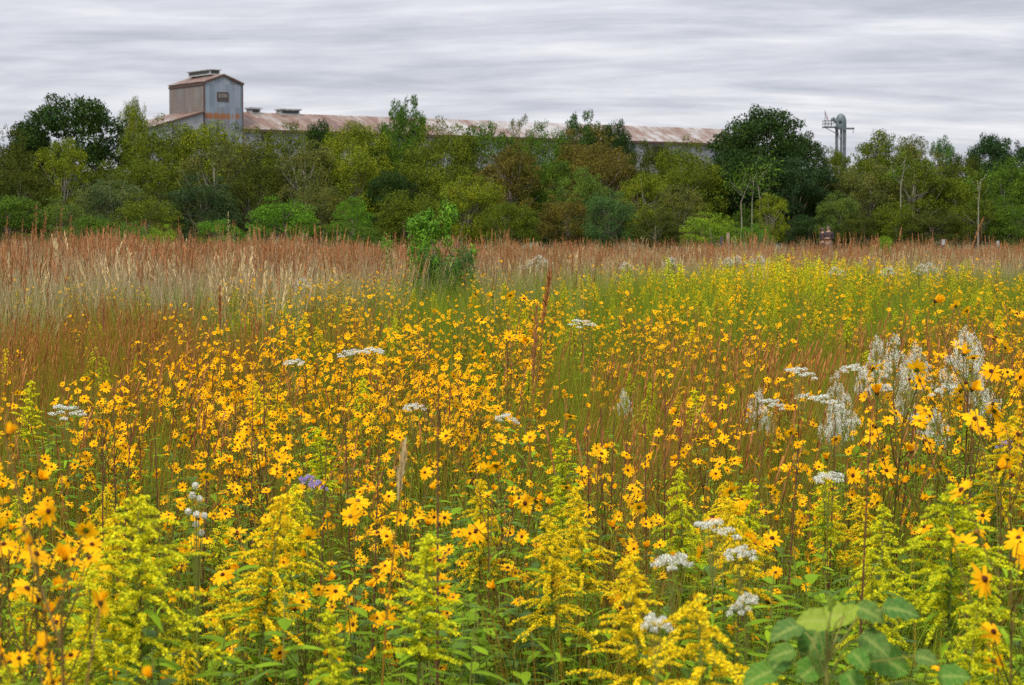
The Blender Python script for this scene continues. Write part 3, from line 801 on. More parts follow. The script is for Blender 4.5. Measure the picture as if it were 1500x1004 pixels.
GS = [grass_clump(750 + i, 70, 1.35, .30, .16, .004, (0, 2, 4), seed_frac=.3, seedlen=.2, seedw=.012, curve=.35, stemfrac=.45).mesh('grass_clump', GR) for i in range(3)]
pts = []
for (X, Y, px, py) in scatter(G_GREEN, .75, 14, 4.3, 60, 21):
    if Y > 30 and rr.random() < .35: continue
    pts.append((X, Y, gz(X, Y), 0, 0, rr.uniform(0, 6.3), rr.uniform(.7, 1.25) * (1 if Y < 25 else 1.25), rr.randrange(5)))
print('green', len(pts)); stuff('green_grass', pts, GG, 'green grass between the flower stems')
pts = []
for (X, Y, px, py) in scatter(G_BROWN, 1.15, 13, 4.6, 50, 22, patch=.6, pw=1.45):
    lean = rr.random() < (.75 if px > 780 else .2)
    pts.append((X, Y, gz(X, Y), 0, 0, rr.uniform(-.5, .5) if lean else rr.uniform(0, 6.3), rr.uniform(.8, 1.12), rr.randrange(4) + (4 if lean else 0) if Y > 10 else 8 + rr.randrange(3)))
print('brown', len(pts)); stuff('russet_grass', pts, GB + GN_, 'fine russet brown grass running through the flowers')
pts = []
for i in range(15000):
    D = math.sqrt(rr.uniform(24 ** 2, 108 ** 2)); X = rr.uniform(-1, 1) * (.25 * D + 2); px = 750 + X / D * F
    e = 34 if px < 420 else (34 + (px - 420) / 300 * 9 if px < 720 else (43 + (px - 720) / 400 * 17 if px < 1120 else 60))
    nz = math.sin(X * .8 + D * .13) + math.sin(X * .37 + 2 + D * .3) + .6 * math.sin(X * 2.3 + D * .7)
    e += 3 * nz
    pr = 1 / (1 + math.exp(-(D - e) / 2.5))
    pr *= .55 + .25 * math.sin(X * .9 + 1.7 * math.sin(D * .31)) + .2
    if D > 70: pr *= .6
    if 590 < px < 690 and D < 43: pr *= .25 if D > 37 else 0
    if rr.random() < pr:
        r_ = rr.random()
        topy = HOR + (8 if px < 450 else 15) + rr.uniform(0, 22) + 4 * nz
        if rr.random() < .07: topy -= rr.uniform(8, 26 if px < 500 else 16)
        hh = H - (topy - HOR) / F * D - gz(X, D)
        hh = min(hh, 2.35)
        if r_ < .52: s = hh / 2.0; k = rr.randrange(5)
        elif r_ < .74: s = hh / 1.5; k = 5 + rr.randrange(3)
        else: s = hh / 1.25 * .8; k = 8 + rr.randrange(5)
        pts.append((X, D, gz(X, D), rr.uniform(-.10, .10), rr.uniform(-.10, .12), rr.uniform(0, 6.3), s, k))
print('tall', len(pts)); stuff('tall_tan_grass', pts, GT + GS + GG, 'tall tan grass with rusty seed heads in front of the trees')
# low leafy weeds: nearest are things
LW = [leafy_weed(800 + i, h=[.98, .85, 1.05][i]).mesh('leafy_weed', GM) for i in range(3)]
lw = scatter(G_LEAF, .9, 9, 4.3, 14, 23); lw.sort(key=lambda p: p[1]); pts = []; k = 0
for (X, Y, px, py) in lw:
    s = rr.uniform(.8, 1.2)
    if k < 300 and -10 < px < 1510 and py < 1020:
        o = link('leafy_weed', rr.choice(LW), loc=(X, Y, gz(X, Y)), rot=(0, 0, rr.uniform(0, 6.3)), scale=(s, s, s))
        tag(o, 'low leafy green weed without flowers, growing under the goldenrod', 'weed', 'leafy weeds under the goldenrod'); k += 1
    else: pts.append((X, Y, gz(X, Y), 0, 0, rr.uniform(0, 6.3), s, rr.randrange(3)))
print('weeds', k, len(pts))
if pts: stuff('undergrowth', pts, LW, 'leafy undergrowth deeper in the meadow')

# ------------------------------------------------------------------ white flowers
def wparts(seed, **k):
    s_, f_, p_ = boneset(seed, **k)
    return [('stem', s_.mesh('stem', WM)), ('foliage', f_.mesh('foliage', WM)), ('blossoms', p_.mesh('blossoms', WM))]
wA = wparts(900); wB = wparts(901); wC = [(n_, b_.mesh(n_, WM)) for n_, b_ in zip(('stem', 'foliage', 'blossoms'), froth(902))]; wD = [(n_, b_.mesh(n_, WM)) for n_, b_ in zip(('stem', 'foliage', 'blossoms'), froth(907))]; wP = wparts(903, fl=3)
whites = [
 (1045, 757, 6.8, wA, 'broadest flat white flower cluster among crowded sunflowers', .85),
 (985, 810, 6.1, wB, 'thin flat white cluster just above the deep golden sprays', .8),
 (1085, 800, 6.6, wB, 'small white cluster hanging beside the broadest flat one', .7),
 (1095, 868, 5.6, wA, 'little white cluster low among the goldenrod by the golden sprays', .5),
 (965, 900, 5.2, wB, 'sparse white cluster beside dark weed leaves', .55),
 (95, 590, 10.5, wA, 'white flower cluster among russet stems beside full yellow blooms', 1.0),
 (1170, 535, 12.5, wA, 'flat white cluster beyond the leaning russet grass', 1.0),
 (740, 603, 11.5, wA, 'lone flat white cluster under the maroon grass plume', .8),
 (430, 525, 15.5, wB, 'faint white cluster inside the thick yellow drift', 1.0),
 (515, 510, 16.5, wA, 'wide white cluster at the top of the thick yellow drift', 1.2),
 (548, 508, 16, wB, 'white cluster next to the wide one above the yellow drift', 1.1),
 (852, 466, 19, wA, 'white cluster in the green grass beyond the maroon plume', 1.3),
 (440, 408, 34, wC, 'pale dry tuft in the tan grass past the yellow drift', 2.0),
 (1215, 690, 8.6, wB, 'small broken white cluster below the cluster of white plumes', .9),
 (915, 575, 13.5, wC, 'greyish white tuft in the russet grass clump', .9),
 (605, 590, 12.5, wB, 'white cluster hidden inside the thickest sunflowers', .9),
]
for i, (px, py, D, ps, lab, sxy) in enumerate(whites):
    plant_at(px, py, D, 'white_wildflower', lab, 'wildflower', None, ps, 1.15, rz=i, sxy=sxy * .64)
grp = [(1205, 575), (1225, 548), (1250, 532), (1268, 545), (1285, 538), (1240, 580), (1290, 560), (1215, 600), (1250, 612), (1325, 590), (1350, 605),
       (1110, 575), (1130, 582), (1120, 600), (1180, 575), (1330, 560), (1390, 560), (1430, 545), (1350, 630), (1445, 590)]
for i, (px, py) in enumerate(grp):
    plant_at(px, py, 11.5 + (i % 5) * .5, 'white_wildflower', 'white wildflower in the loose pale patch below the two white plumes', 'wildflower', 'wildflowers of the pale patch', [wA, wD, wB, wC][i % 4], 1.15, rz=i, sxy=.6)
for i, (px, py) in enumerate([(1310, 500), (1328, 494), (1345, 508), (1322, 524), (1390, 486), (1404, 494), (1416, 508), (1408, 526), (1478, 560), (1492, 550), (1262, 590), (1226, 600), (1345, 600), (1180, 590)]):
    plant_at(px, py, 10.6 + (i % 4) * .3, 'white_plume', 'silvery white plume-shaped flower stalk standing near the brilliant yellow bunch', 'wildflower', 'silvery plumes in the yellow bunch', [wC, wD][i % 2], 1.15, rz=i * .7, sxy=.62, tilt=(0, -.06 if i < 6 else -.12))
for i, (px, py, D) in enumerate([(785, 375, 48), (775, 382, 47), (800, 380, 50), (1070, 378, 52), (1080, 376, 50), (1110, 375, 52), (1345, 388, 45), (1360, 386, 46), (1225, 392, 46), (920, 385, 48), (985, 378, 50), (1300, 392, 44)]):
    plant_at(px, py, D, 'white_wildflower', 'pale fluffy bush-like flower against the rusty tall grass', 'wildflower', 'pale fluffy flowers before the rusty grass', wC, 1.15, rz=i, sxy=1.7)
for i, (px, py, D) in enumerate([(448, 694, 8.6), (464, 702, 8.8), (1475, 640, 9.5)]):
    plant_at(px, py, D, 'purple_aster', ['small lilac aster behind the golden pointed plume', 'second lilac aster just beside the one behind the golden plume', 'tiny lilac aster by the feathery goldenrod'][i], 'aster', None, wP, 1.15, rz=i, sxy=.3)

# ball-headed plant
def ball_plant():
    root = bpy.data.objects.new('button_flower', None); COL.objects.link(root)
    x = gx(285, 7.2); D = 7.2; root.location = (x, D, 0)
    tag(root, 'stalk of round white button flowers between two goldenrod plumes', 'wildflower')
    top = pz(712, D); st = MB(); st.tube([(0, 0, 0), (0, 0, top * .7)], [.004, .003], 5, 0)
    rb = random.Random(4)
    for k, (dx, dy) in enumerate([(0, 0), (-4, 14), (5, 20), (-10, 38), (2, 42), (12, 45), (-2, 60), (6, 72)]):
        p = np.array([dx / F * D, rb.uniform(-.03, .03), top - dy / F * D])
        st.tube([(0, 0, top * .68 - dy * .001), p * .6 + np.array([0, 0, top * .28]), p], [.002, .0015, .0015], 4, 0)
        b = MB(); c = rs.normal(size=(160, 3)); c /= np.linalg.norm(c, axis=1)[:, None]
        b.quads(c * .011, c + rs.normal(size=(160, 3)) * .4, np.full(160, .0026), 1, 2)
        o = link('flower_ball', b.mesh('flower_ball', WM), root, loc=p.tolist())
    link('stem', st.mesh('stem', WM), root)
ball_plant()

# ------------------------------------------------------------------ single tall stalks and grass plumes
def plume(px, py, D, lean, hl, mat, label, second=None, rad=.020, stemm=1):
    x = gx(px, D); top = pz(py, D); x0 = x - lean
    root = bpy.data.objects.new('tall_grass_stalk', None); COL.objects.link(root); root.location = (x0, D, gz(x0, D)); top -= gz(x0, D)
    tag(root, label, 'grass stalk')
    rb = random.Random(int(px)); st = MB()
    P = lambda q: np.array([lean * q * q, 0, top * q])
    st.tube([P(0), P(.35), P(.7), P(1 - hl / top * .5)], [.004, .0035, .003, .002], 5, stemm)
    for k in range(3):
        q = rb.uniform(.2, .6); leaf(st, P(q), rb.uniform(0, 6.3), rb.uniform(.25, .4), .005, 1.1, 0, up=1.0, seg=5, fold=.2)
    link('stem', st.mesh('stem', GR), root)
    for (q1, L, rd) in [(1.0, hl, rad)] + (second or []):
        b = MB()
        for k in range(130):
            t = rb.random(); q = q1 - (L * t) / top; a = rb.uniform(0, 6.3); w_ = rd * math.sin(PI * min(1, .12 + .8 * t)) * rb.uniform(.2, 1)
            p = P(q); o = np.array([math.cos(a) * w_, math.sin(a) * w_, rb.uniform(.02, .05)])
            b.ribbon([p, p + o * .55, p + o], [.0008, .0022, .0005], np.cross(o, [.2, 1, .1]), mat)
        link('seed_head', b.mesh('seed_head', GR), root)
plume(806, 403, 10.5, .16, .26, 5, 'tall leaning grass stalk with maroon plume above green grass', rad=.028)
plume(786, 455, 10.6, .05, .38, 3, 'tawny grass plume right beneath the maroon plume', rad=.024)
plume(322, 424, 14, .0, .26, 5, 'upright thin grass stalk with dark red tip at the russet edge', rad=.02)
plume(592, 664, 6.0, .10, .14, 4, 'bent straw coloured grass stalk leaning over white button daisies', rad=.016)
plume(152, 448, 15, .03, .2, 3, 'faded pink grass spike in the russet thicket', rad=.02)
plume(1320, 335, 34, .2, .5, 3, 'tallest rusty grass spike standing before the small posts', rad=.025)
plume(1440, 320, 30, .5, .5, 3, 'slanting rusty spike beyond the brilliant yellow bunch', rad=.022)
plume(262, 320, 40, .0, .9, 3, 'thick rusty spike standing before the lime green bush', rad=.06)
plume(335, 310, 40, .0, .9, 4, 'paler spike standing before the dark blue-green bush', rad=.05)
for i, px in enumerate([12, 35, 55, 68, 92, 105]):
    plume(px, [318, 322, 300, 312, 305, 318][i], 38, .1, .8, 3, 'rusty feather topped spike in the row before the bright green bushes', rad=.06)
for o in COL.objects:
    if o.get('label', '').startswith('rusty feather topped'): o['group'] = 'feather topped spikes before the bright bushes'

def bare(px, py, D, lean, label, group=None, br=6, mat='dstalk'):
    x = gx(px, D); top = pz(py, D); rb = random.Random(int(px)); b = MB()
    P = lambda q: np.array([lean * q, math.sin(q * 5) * .01, top * q])
    b.tube([P(q) for q in (0, .25, .5, .75, 1)], [.0055, .005, .004, .003, .0015], 5, 0)
    for k in range(br):
        q = rb.uniform(.5, .98); a = rb.uniform(0, 6.3); L = rb.uniform(.03, .09)
        b.tube([P(q), P(q) + np.array([math.cos(a) * .5, math.sin(a) * .5, .9]) * L], [.0015, .001], 3, 0)
        b.quads(np.array([P(q) + np.array([math.cos(a) * .5, math.sin(a) * .5, .9]) * L]), np.array([[0, -1, .3]]), np.array([.004]), 1, 0)
    o = link('dry_stalk', b.mesh('dry_stalk', [M[mat]]), loc=(x - lean, D, gz(x, D)))
    tag(o, label, 'dry stalk', group)
bare(642, 590, 5.6, .01, 'tallest dark bare stalk rising through the green weeds', br=10)
bare(1276, 630, 6.2, .06, 'dark bare stalk just behind the pale green leaf pair', br=8)
bare(1425, 620, 6.8, .02, 'dark red bare stalk carrying side twigs over feathery goldenrod', br=8)
for i, (px, py, D) in enumerate([(150, 610, 8), (165, 590, 9), (190, 640, 8), (225, 600, 9.5), (305, 640, 8.5), (370, 560, 10), (385, 540, 10.5), (478, 650, 8), (505, 600, 9), (555, 640, 8), (860, 600, 9), (880, 580, 9.4), (900, 590, 9.2), (925, 560, 10), (945, 600, 9.3), (975, 560, 10.4), (1000, 580, 9.8), (1120, 640, 8), (1170, 650, 8), (1225, 600, 9), (1345, 560, 9.8), (1480, 640, 7)]):
    bare(px, py, D, random.uniform(-.05, .18), 'thin dark brown stalk standing among the sunflowers', 'thin dark stalks among the sunflowers', br=5)

# ------------------------------------------------------------------ broad-leaved plant in the corner
def vine():
    D = 4.35; x = gx(1215, D)
    root = bpy.data.objects.new('broadleaf_plant', None); COL.objects.link(root); root.location = (x, D, 0)
    tag(root, 'broad-leaved green plant with large oval leaves and a pale leaf pair on top', 'plant')
    lm, nt, out = newmat('broad_leaf')
    tc = N(nt, 'ShaderNodeTexCoord'); oi = N(nt, 'ShaderNodeObjectInfo')
    sp2 = N(nt, 'ShaderNodeSeparateXYZ'); uv = N(nt, 'ShaderNodeUVMap')
    at = N(nt, 'ShaderNodeAttribute', attribute_name='vein')
    col = mixc(nt, at.outputs['Fac'], oi.outputs['Color'], mixc(nt, .5, oi.outputs['Color'], (.42, .46, .10)))
    no = N(nt, 'ShaderNodeTexNoise', ins={'Scale': 60.0, 'Detail': 4.0}); nt.links.new(tc.outputs['Object'], no.inputs['Vector'])
    col = mixc(nt, mth(nt, 'MULTIPLY', no.outputs[0], .5), col, (.06, .10, .02))
    n5 = N(nt, 'ShaderNodeTexNoise', ins={'Scale': 9.0, 'Detail': 3.0}); nt.links.new(tc.outputs['Object'], n5.inputs['Vector'])
    col = mixc(nt, mth(nt, 'MULTIPLY', mth(nt, 'SUBTRACT', n5.outputs[0], .64, True), 14.0, True), col, (.16, .09, .03))
    bp = N(nt, 'ShaderNodeBump', ins={'Strength': .35, 'Distance': .004}); nt.links.new(no.outputs[0], bp.inputs['Height'])
    p = N(nt, 'ShaderNodeBsdfPrincipled', ins={'Roughness': .6, 'Specular IOR Level': .2}); nt.links.new(col, p.inputs['Base Color']); nt.links.new(bp.outputs[0], p.inputs['Normal'])
    t = N(nt, 'ShaderNodeBsdfTranslucent'); nt.links.new(col, t.inputs['Color']); mx = N(nt, 'ShaderNodeMixShader'); mx.inputs[0].default_value = .25
    nt.links.new(p.outputs[0], mx.inputs[1]); nt.links.new(t.outputs[0], mx.inputs[2]); nt.links.new(mx.outputs[0], out.inputs[0])
    def leafmesh(seed):
        rb = random.Random(seed); nu, nv = 14, 8; v = []; vein = []
        for i in range(nu + 1):
            q = i / nu; wd = .46 * math.sin(PI * q ** .72) ** .75 if 0 < q < 1 else .004
            wd *= 1 + .04 * math.sin(q * 37 + seed) + .03 * math.sin(q * 11)
            for j in range(-nv // 2, nv // 2 + 1):
                s_ = j / (nv / 2); z = .16 * abs(s_) * wd * 1.2 - .28 * q * q + .05 * math.sin(q * 19 + s_ * 3 + seed) * abs(s_)
                v.append((s_ * wd, q - .06 * (1 - abs(s_)) * 0 - (.10 * abs(s_) * (1 - q) if q < .3 else 0), z))
                vein.append(max(0, 1 - abs(s_) * 5) + .5 * (abs(math.sin(q * 16 - abs(s_) * 3.2)) > .93))
        w_ = nv + 1
        f = [[i * w_ + j, i * w_ + j + 1, (i + 1) * w_ + j + 1, (i + 1) * w_ + j] for i in range(nu) for j in range(nv)]
        b = MB(); b.add(v, f); me = b.mesh('leaf', [lm], True)
        a = me.attributes.new('vein', 'FLOAT', 'POINT'); a.data.foreach_set('value', vein)
        return me
    LMS = [leafmesh(1), leafmesh(2)]
    st = MB()
    zt = pz(905, D)
    st.tube([(0, 0, 0), (.01, 0, zt * .5), (0, 0, zt * .95)], [.005, .0045, .0035], 6, 0)
    # (px,py of leaf centre, size px, direction azimuth in picture plane deg, tilt, colour)
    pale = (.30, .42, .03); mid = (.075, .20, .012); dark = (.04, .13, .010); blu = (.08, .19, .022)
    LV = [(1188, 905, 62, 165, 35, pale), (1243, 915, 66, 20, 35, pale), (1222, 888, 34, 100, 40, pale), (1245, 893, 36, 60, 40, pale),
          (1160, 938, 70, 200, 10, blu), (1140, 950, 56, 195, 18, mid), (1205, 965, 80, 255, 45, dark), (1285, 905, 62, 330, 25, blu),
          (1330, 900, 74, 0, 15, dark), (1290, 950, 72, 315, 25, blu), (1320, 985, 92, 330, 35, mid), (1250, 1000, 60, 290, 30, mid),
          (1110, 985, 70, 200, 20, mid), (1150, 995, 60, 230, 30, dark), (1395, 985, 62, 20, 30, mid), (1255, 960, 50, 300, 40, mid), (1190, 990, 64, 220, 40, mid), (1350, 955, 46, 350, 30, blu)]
    rb = random.Random(8)
    for (px, py, sz, az, tl, colr) in LV:
        sz_m = sz / F * D * .70; c = Vector((gx(px, D) - x, rb.uniform(-.10, .12), pz(py, D)))
        a = R(az); d = Vector((math.cos(a), -.35 + rb.uniform(-.2, .2), math.sin(a) * .55)).normalized()
        up = Vector((0, -math.sin(R(tl)) - .35, math.cos(R(tl)))); n_ = (up - d * up.dot(d)).normalized(); sx = d.cross(n_)
        Mx = Matrix((sx, d, n_)).transposed().to_4x4()
        base = c - d * sz_m * .5
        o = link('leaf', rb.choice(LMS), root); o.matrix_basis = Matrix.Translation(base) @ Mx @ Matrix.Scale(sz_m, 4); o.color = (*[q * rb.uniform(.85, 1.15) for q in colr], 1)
        q0 = max(.2, min(.95, (base[2] - .06) / zt))
        st.tube([(0, 0, zt * q0 - .03), ((base[0]) * .5, base[1] * .5, base[2] - .02), tuple(base)], [.002, .0018, .0015], 4, 0)
    link('stem', st.mesh('stem', [M['stemg']]), root)
vine()

# ------------------------------------------------------------------ trees
def crown(seed, kind):
    """unit tree: height 8, width 7 (scaled per tree). returns crown mb, trunk mb"""
    rr = random.Random(seed); nr = np.random.RandomState(seed); b, t = MB(), MB()
    W, Ht = 3.5, 8.0
    if kind == 'dense': nc, cz, rz, cr, leafs, tot = 60, 4.9, 3.1, (.55, 1.1), .085, 26000
    elif kind == 'loose': nc, cz, rz, cr, leafs, tot = 62, 4.7, 3.3, (.4, .85), .075, 19000
    elif kind == 'soft': nc, cz, rz, cr, leafs, tot = 80, 4.0, 3.9, (.55, 1.1), .068, 34000
    else: nc, cz, rz, cr, leafs, tot = 55, 3.9, 4.0, (.6, 1.2), .08, 20000        # shrub, full to the ground
    cl = []
    for i in range(nc):
        u = rr.uniform(-1, 1); a = rr.uniform(0, 6.3); s_ = math.sqrt(1 - u * u); r = rr.uniform(.45, 1.0) ** .6
        bump = 1 + .18 * math.sin(3 * a + seed) + .12 * math.sin(5 * u + seed)
        c = np.array([math.cos(a) * s_ * W * .82 * r * bump, math.sin(a) * s_ * W * .82 * r * bump, cz + u * rz * .88 * r])
        cl.append((c, rr.uniform(*cr)))
    for i in range(int(nc * .9)):   # sprays that break the outline
        a = rr.uniform(0, 6.3); u = rr.uniform(-.5, 1); s_ = math.sqrt(1 - u * u)
        k_ = rr.uniform(.84, 1.0)
        cl.append((np.array([math.cos(a) * s_ * W * k_, math.sin(a) * s_ * W * k_, cz + u * rz * k_]), rr.uniform(.22, .5)))
    wsum = sum(r * r for c, r in cl)
    for c, r in cl:
        n = max(30, int(tot * r * r / wsum)); d = nr.normal(size=(n, 3)); d /= np.linalg.norm(d, axis=1)[:, None]
        d[:, 2] = d[:, 2] * .8 + .1
        rad = r * nr.uniform(.35, 1.08, n) ** .5
        pos = c + d * rad[:, None] * np.array([1.1, 1.1, .8]) + nr.normal(size=(n, 3)) * .06
        b.quads(pos, d * .7 + nr.normal(size=(n, 3)) * .7 + np.array([0, 0, .25]), leafs * nr.uniform(.6, 1.5, n), .55, 0)
    t.tube([(0, 0, -.3), (.05, .03, 1.5), (.1, 0, 3.2), (0, 0, 5.2)], [.17, .13, .10, .05], 7, 0)
    for i in range(26 if kind != 'loose' else 40):
        c, r = cl[rr.randrange(len(cl))]; q = rr.uniform(.15, .8); p0 = np.array([.05, 0, max(.4, min(5, c[2] * q))])
        mid = (p0 + c) / 2 + np.array([0, 0, -.2]); t.tube([p0, mid, c, c + (c - mid) * .12], [.05, .035, .018, .006], 4, 0)
    return b, t
CR = {}
for kind, n in (('dense', 3), ('loose', 4), ('soft', 4), ('shrub', 3)):
    CR[kind] = []
    for i in range(n):
        a, b = crown(1000 + i * 13 + len(kind) * 101, kind)
        CR[kind].append((a.mesh('crown', [M['crown']]), b.mesh('trunk', [M['bark']]), b.mesh('trunk', [M['barkp']])))
nm_ct = [0]
def tree(px, py, wpx, D, kind, col, label, pale=False, cat=None, group=None):
    x = gx(px, D); z0 = gz(x, D); hh = pz(py, D) - z0; ww = wpx / F * D
    nm_ct[0] += 1; i = nm_ct[0]
    small = kind == 'shrub' or hh < 4.5
    root = bpy.data.objects.new('shrub' if small else 'tree', None); COL.objects.link(root)
    root.location = (x, D, z0); root.rotation_euler = (0, 0, i * 1.93); sx = ww / 7.0 * (1.04 if D > 50 else .97); root.scale = (sx, sx, hh / (7.95 if kind == 'dense' else 7.6))
    tag(root, label, cat or ('shrub' if small else 'tree'), group)
    c, t, tp = CR[kind][i % len(CR[kind])]
    o = link('crown', c, root); o.color = (*col, 1)
    link('trunk', tp if pale else t, root)
OL = (.090, .128, .010); YG = (.140, .185, .012); DG = (.026, .058, .012); GR_ = (.105, .125, .028); BR = (.105, .095, .018); MG = (.07, .135, .014); BG = (.085, .20, .016); DO = (.055, .075, .010); BL = (.040, .075, .026); LM = (.15, .26, .018)
